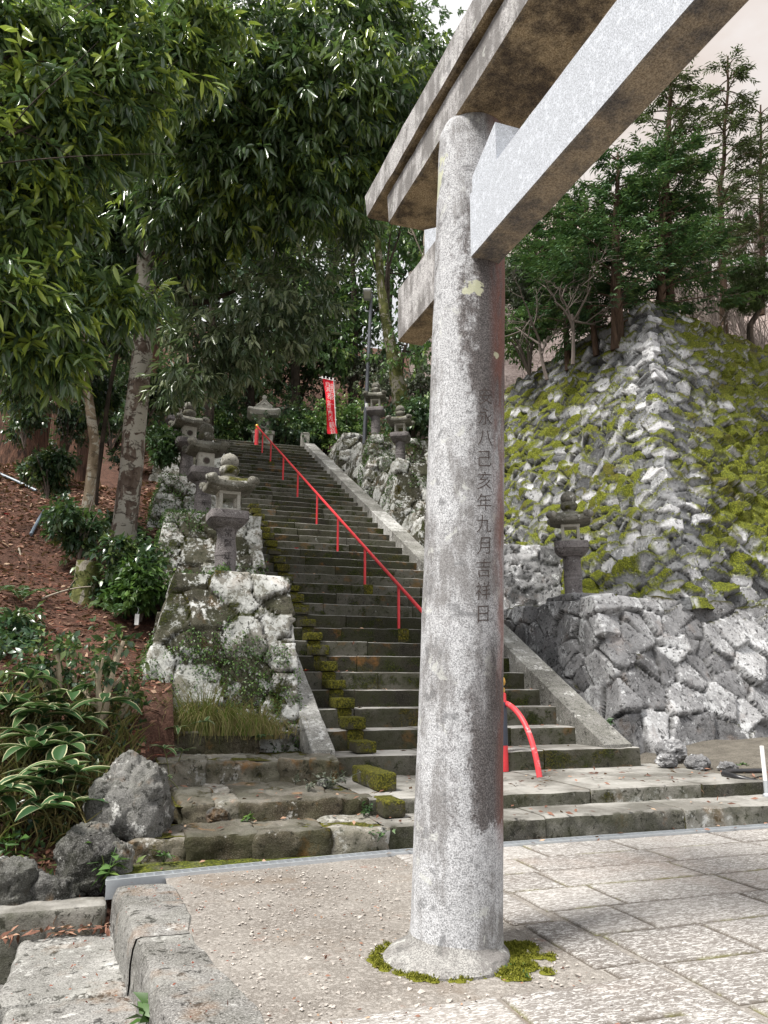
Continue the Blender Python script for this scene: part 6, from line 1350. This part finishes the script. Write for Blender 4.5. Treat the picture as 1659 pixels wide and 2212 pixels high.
# dry grass
def grass_tuft(px, py, d, lab, seed, n, wdt, L, tone=(0, 1)):
    b_ = at(px, py, d) if d else np.array(W(*px)); r = np.random.default_rng(seed); mb = MB()
    for k in range(n):
        x = r.normal(0, wdt); o_ = np.array((x, r.normal(0, .10), -.03)); a = r.normal(math.copysign(.9, x)*min(1, abs(x)/wdt), .7); l_ = L*r.uniform(.4, 1.2)*(1-.35*min(1.5, abs(x)/wdt)/1.5); lean_ = r.uniform(.15, 1.0); dx = math.sin(a)*lean_*l_; dy = -abs(math.cos(a))*lean_*l_*.7
        q = bez(o_, o_+np.array((dx*.35, dy*.35, l_*.85)), o_+np.array((dx, dy, l_*r.uniform(-.15, .95))), 7); wv = np.linspace(1, .15, 7)*.0055; sd_ = np.array((1., .25, 0)); V = np.concatenate([q-sd_*wv[:, None], q+sd_*wv[:, None]]); j = np.arange(6)
        mb.add(V, np.stack([j, j+7, j+8, j+1], -1), {'tone': r.uniform(*tone)})
    o_ = mb.build('grass_tuft', M['grass'], None, tuple(b_)); return tag(o_, lab, 'grass', 'dry grass tufts')
grass_tuft((11.28, 1.02, .98), 0, None, 'wide drooping tuft of dry grass below the white wall block', 1401, 1300, .42, .80, (.1, 1))
grass_tuft((11.2, 1.75, .92), 0, None, 'smaller tan grass tuft at the right end of the wide one', 1402, 380, .16, .62, (0, .6))
grass_tuft((11.3, .42, .98), 0, None, 'sparse tan grass tuft at the left end of the wide one', 1405, 380, .16, .42, (0, .6))
grass_tuft(40, 1600, 9.6, 'straw coloured grass tuft at the left edge behind the bamboo grass', 1403, 600, .32, .5, (0, .6)); grass_tuft(120, 1570, 9.9, 'thin straw grass below the pruned shrubs', 1404, 350, .25, .4, (0, .7))
C, r = scatter(5200, 7.6, 11.3, -6, .25, 81, lift=.03); D = r.normal(0, .6, C.shape)+(0, -.2, .7); V, F, A = leaf_arrays(C+r.uniform(0, .16, (len(C), 1))*np.array((0, 0, 1)), D, r.uniform(.06, .13, len(C)), .022, r.random(len(C)), seed=82)
mb = MB(); mb.add(V, F, A); tag(mb.build('undergrowth', M['shrub']), 'low green undergrowth covering the lower left bank', 'undergrowth', kind='stuff')
C, r = scatter(4600, 8.2, 10.9, -6, .1, 83, lift=.0); D = r.normal(0, .45, C.shape)+(0, 0, 1.0); V, F, A = leaf_arrays(C, D, r.uniform(.2, .55, len(C)), .007, r.uniform(0, .75, len(C)), droop=.35, seed=84)
mb = MB(); mb.add(V, F, A); tag(mb.build('dry_grass', M['grass']), 'straw coloured dry grass blades over the lower left bank', 'grass', kind='stuff')
# small weeds
def weed(p, lab, seed, L=.07, n=16, mat='ivy', h=.12, rad=.06):
    r = np.random.default_rng(seed); root = thing('weed', lab, 'plant', tuple(p), 0, 'small weeds'); mb = MB(); C = []; D = []
    for k in range(max(3, n//5)):
        e_ = np.array((r.normal(0, rad), r.normal(0, rad), h*r.uniform(.5, 1.1))); mb.add(*tube(bez((0, 0, -.01), e_*.5+(0, 0, .02), e_, 5), .003, 4), {'tone': .4})
        for j in range(5): C.append(e_*r.uniform(.4, 1)); D.append(r.normal(0, 1, 3)*(1, 1, .4)+(0, 0, .25))
    V, F, A = leaf_arrays(np.array(C), np.array(D), r.uniform(.6, 1.2, len(C))*L, L*.22, r.random(len(C)), seed=seed); mb.add(V, F, A); mb.build('leaves', M[mat], root)
for i, (s_, t_, z_, mt, L, n, h, lab) in enumerate(((9.4, 2.35, .42, 'silver', .07, 60, .18, 'silvery weed patch between the stone rows and divider blocks'), (9.15, 2.05, .42, 'silver', .06, 25, .12, 'silvery sprig on the broad slab'), (9.85, 2.05, .43, 'silver', .05, 16, .12, 'tiny silvery weed before the orange stone row'), (8.35, 1.25, .25, 'ivy', .08, 15, .12, 'green seedling on the front row by the white topped stone'), (8.4, 2.5, .25, 'fern', .07, 25, .12, 'little fern weed beside the lowest divider block'), (7.78, 2.45, .1, 'fern', .07, 25, .12, 'little fern weed below the lowest divider block'), (7.5, -.10, -.1, 'midleaf', .17, 26, .42, 'dark glossy seedling at the drain end'), (8.1, -.9, .02, 'ivy', .14, 20, .3, 'green seedling in front of the bamboo grass'), (7.78, .42, .05, 'ivy', .09, 12, .10, 'green sprig between the first kerb stones'), (11.6, 7.75, .95, 'fern', .12, 16, .12, 'fern sprig by the right wall corner'), (10.0, 9.0, .42, 'ivy', .05, 40, .06, 'low weeds in the earth by the hose'), (4.9, .22, -.2, 'ivy', .14, 5, .12, 'pale green seedling growing from the kerb joint'), (4.42, 2.25, .0, 'ivy', .035, 20, .03, 'tiny weeds on the gravel by the moss'), (9.35, 9.6, .25, 'ivy', .05, 40, .06, 'low weeds at the right picture edge'))):
    weed(W(s_, t_, z_), lab, 1500+i, L, n, mt, h, .03+.0016*n+.3*h*.2)
# creepers on the walls
def creeper(objname, lab, n, thr, seed, L=.045, box_=None, mat='ivy'):
    o_ = bpy.data.objects[objname]; k = len(o_.data.vertices); V = np.empty(k*3); o_.data.vertices.foreach_get('co', V); V = V.reshape(-1, 3); Nn = np.empty(k*3); o_.data.vertices.foreach_get('normal', Nn); Nn = Nn.reshape(-1, 3)
    f = fbm(V, .9, 4, seed)+.35*fbm(V, 4, 3, seed+1); m = f > thr; m &= (V[:, 1] < 1.3)
    if box_ is not None: m &= box_(V)
    idx = np.nonzero(m)[0]; r = np.random.default_rng(seed)
    if len(idx) == 0: return
    i = r.choice(idx, n); C = V[i]+Nn[i]*r.uniform(.01, .05, (n, 1))+r.normal(0, .02, (n, 3)); D = Nn[i]*.5+r.normal(0, .6, (n, 3))-(0, 0, .5)
    Vv, F, A = leaf_arrays(C, D, r.uniform(.6, 1.3, n)*L, L*.30, r.random(n), seed=seed); mb = MB(); mb.add(Vv, F, A); q = mb.build('creeper', M[mat], None, tuple(o_.location), AZ); tag(q, lab, 'plant', 'creepers on the walls')
creeper('retaining_wall', 'small leaved creeper spread over the nearest white wall block', 5200, .02, 61)
creeper('retaining_wall.001', 'creeper over the second left wall block', 5200, -.05, 62)
creeper('retaining_wall.002', 'creeper over the third left wall block', 4000, -.05, 63, .055)
creeper('retaining_wall.005', 'creeper over the lower wall block right of the stairs', 4500, .0, 64, .06)
creeper('retaining_wall.006', 'creeper over the wall block under the upper right lanterns', 4500, .0, 65, .06)
creeper('lower_wall', 'creeper in the shaded corner beside the right side stone', 3500, .05, 66, .045, lambda V: (V[:, 0] < -3.4) & (V[:, 2] < 2.2))
# fallen leaves, pebbles and flowers
C, r = scatter(260, 3.4, 7.4, .75, 2.6, 71, lambda a, b: .012, .006); litter('fallen_leaves', 'scattered brown leaf bits on the gravel', C, r, .028, .007, M['litter'], tilt=.2)
C, r = scatter(300, 7.5, 10.5, .2, 9.0, 72, lambda a, b: (.03 if a < 7.8 else .26 if a < 8.5 else .43), .008); litter('fallen_leaves', 'dead leaves caught along the lowest steps', C, r, .09, .018, M['litter'], tilt=.2)
C, r = scatter(500, 10.9, 33, 2.9, 6.9, 73, lambda a, b: Z0+RISE*(int((a-S0)//RUN)+1), .008); litter('fallen_leaves', 'dead leaves caught on the stair treads', C, r, .09, .02, M['litter'], tilt=.2)
C, r = scatter(420, 7.0, 7.5, -1.5, .15, 74, lambda a, b: -.28+.45*max(0, a-7.3), .02); litter('fallen_leaves', 'heap of dead leaves above the dark stone bar', C, r, .09, .016, M['litter'], tilt=.4)
C, r = scatter(160, 3.5, 7.1, -.6, .7, 75, lambda a, b: (-.30 if b < kerb_edge(a) else .035), .006); litter('fallen_leaves', 'dead leaf bits on the kerb and landing', C, r, .03, .006, M['redlitter'], tilt=.2)
C, r = scatter(900, 3.5, 7.35, .6, 2.65, 76, lambda a, b: .008, .0); mb = MB()
ico = np.array([(0, 0, 1), (1, 0, 0), (0, 1, 0), (-1, 0, 0), (0, -1, 0), (0, 0, -1)], float); icf = np.array([(0, 1, 2), (0, 2, 3), (0, 3, 4), (0, 4, 1), (5, 2, 1), (5, 3, 2), (5, 4, 3), (5, 1, 4)])
for p in C:
    sz = r.uniform(.006, .016)*(1 if r.random() < .93 else 2.0); a = r.normal(0, 1, (3, 3)); q, _ = np.linalg.qr(a); mb.add(p+(ico*r.uniform(.7, 1.2, (6, 1))*sz)@q*np.array((1, 1, .6)), icf)
tag(mb.build('pebbles', M['pebble'], smooth=False), 'small loose pebbles strewn over the gravel', 'pebbles', kind='stuff')
def flower(p, lab, seed, first=[None]):
    if first[0] is None:
        root = thing('camellia_flower', lab, 'flower', tuple(p), 0, 'fallen red camellia flowers'); r = np.random.default_rng(seed)
        for k in range(6):
            a = k*1.047; d = np.array((math.cos(a), math.sin(a), .45)); V, F, A = blade_leaf(np.zeros(3), d, .075, .032, r, .5, .1); mb = MB(); mb.add(V, F); mb.build('petal', M['petal'], root)
        mb = MB(); mb.add(*lathe([(.004, 0), (.014, .01), (.012, .03), (.003, .04)], 10)); mb.build('stamen', M['gold'], root); first[0] = root
    else: dup(first[0], tuple(p), seed*1.3, lab)
def tread(s_): return Z0+RISE*(int((s_-S0)//RUN)+1)+.012
for i, (s_, t_, lab) in enumerate(((19.3, 3.9, 'red camellia flower highest up on the stair treads'), (18.2, 2.95, 'red camellia flower in the narrow side lane of the stairs'), (13.4, 2.92, 'red camellia flower beside a mossy divider block'))): flower(W(s_, t_, tread(s_)), lab, i+1)
for i, (x, y, lab) in enumerate(((15, 1115, 'red camellia flower on the litter at the left edge'), (95, 1112, 'red camellia flower on the litter left of the slender trunk'), (105, 1040, 'red camellia flower highest on the bank litter'))): flower(on_hill(x, y)+(0, 0, .03), lab, i+5)
# stump, cut log face, hoses and a plant tag on the bank
p = on_hill(172, 1000); root = thing('tree_stump', 'cut tree stump with a pale sawn face behind the slender trunk', 'stump', tuple(p-(0, 0, .1)), 0); mb = MB(); V, F = bark_tube(np.array([(0, 0, 0), (0, 0, .3), (0, 0, .62)]), [.34, .28, .26], 18, .1, 3); mb.add(V, F); mb.build('trunk', M['tanbark'], root)
mb = MB(); mb.add(*lathe([(.005, .621), (.25, .622), (.25, .63), (.01, .64)], 18)); V, F = box(-.20, .16, -.30, -.24, .05, .42, .03); mb.add(wear(V, .02, 3), F); mb.build('cut_face', M['cut'], root)
p = at(185, 1250, 13.4); root = thing('tree_stump', 'mossy rotten stump wrapped in creeper on the bank', 'stump', tuple(p-(0, 0, .7)), 0); mb = MB(); V, F = bark_tube(np.array([(0, 0, 0), (0, 0, .5), (.02, 0, 1.0)]), [.28, .22, .2], 16, .2, 8); mb.add(V, F); mb.build('trunk', M['mossbark'], root)
for (a, c, lab) in (((-20, 1020), (78, 1064), 'pale blue hose lying across the upper bank at the left edge'), ((95, 1108), (66, 1160), 'short piece of pale blue hose below the upper one')):
    P0 = on_hill(*a)+(0, 0, .05); P1 = on_hill(*c)+(0, 0, .05); mb = MB(); mb.add(*tube(bez(np.zeros(3), (P1-P0)/2+(0, 0, .03), P1-P0, 10), .035, 8)); o_ = mb.build('garden_hose', M['bluehose'], None, tuple(P0)); tag(o_, lab, 'hose')
p = at(297, 1318, 12.4); root = thing('plant_tag', 'small white plant tag hanging on a wire by the wall block', 'tag', tuple(p), 0); mb = MB(); V, F = box(-.035, .035, -.004, .004, -.24, -.06, .004); mb.add(V, F); mb.build('plate', M['white'], root, smooth=False); mb = MB(); mb.add(*tube([(0, 0, -.07), (.02, 0, 0), (0, 0, .05)], .006, 5)); mb.build('wire', M['galv'], root)
# exposed roots at the oak's foot
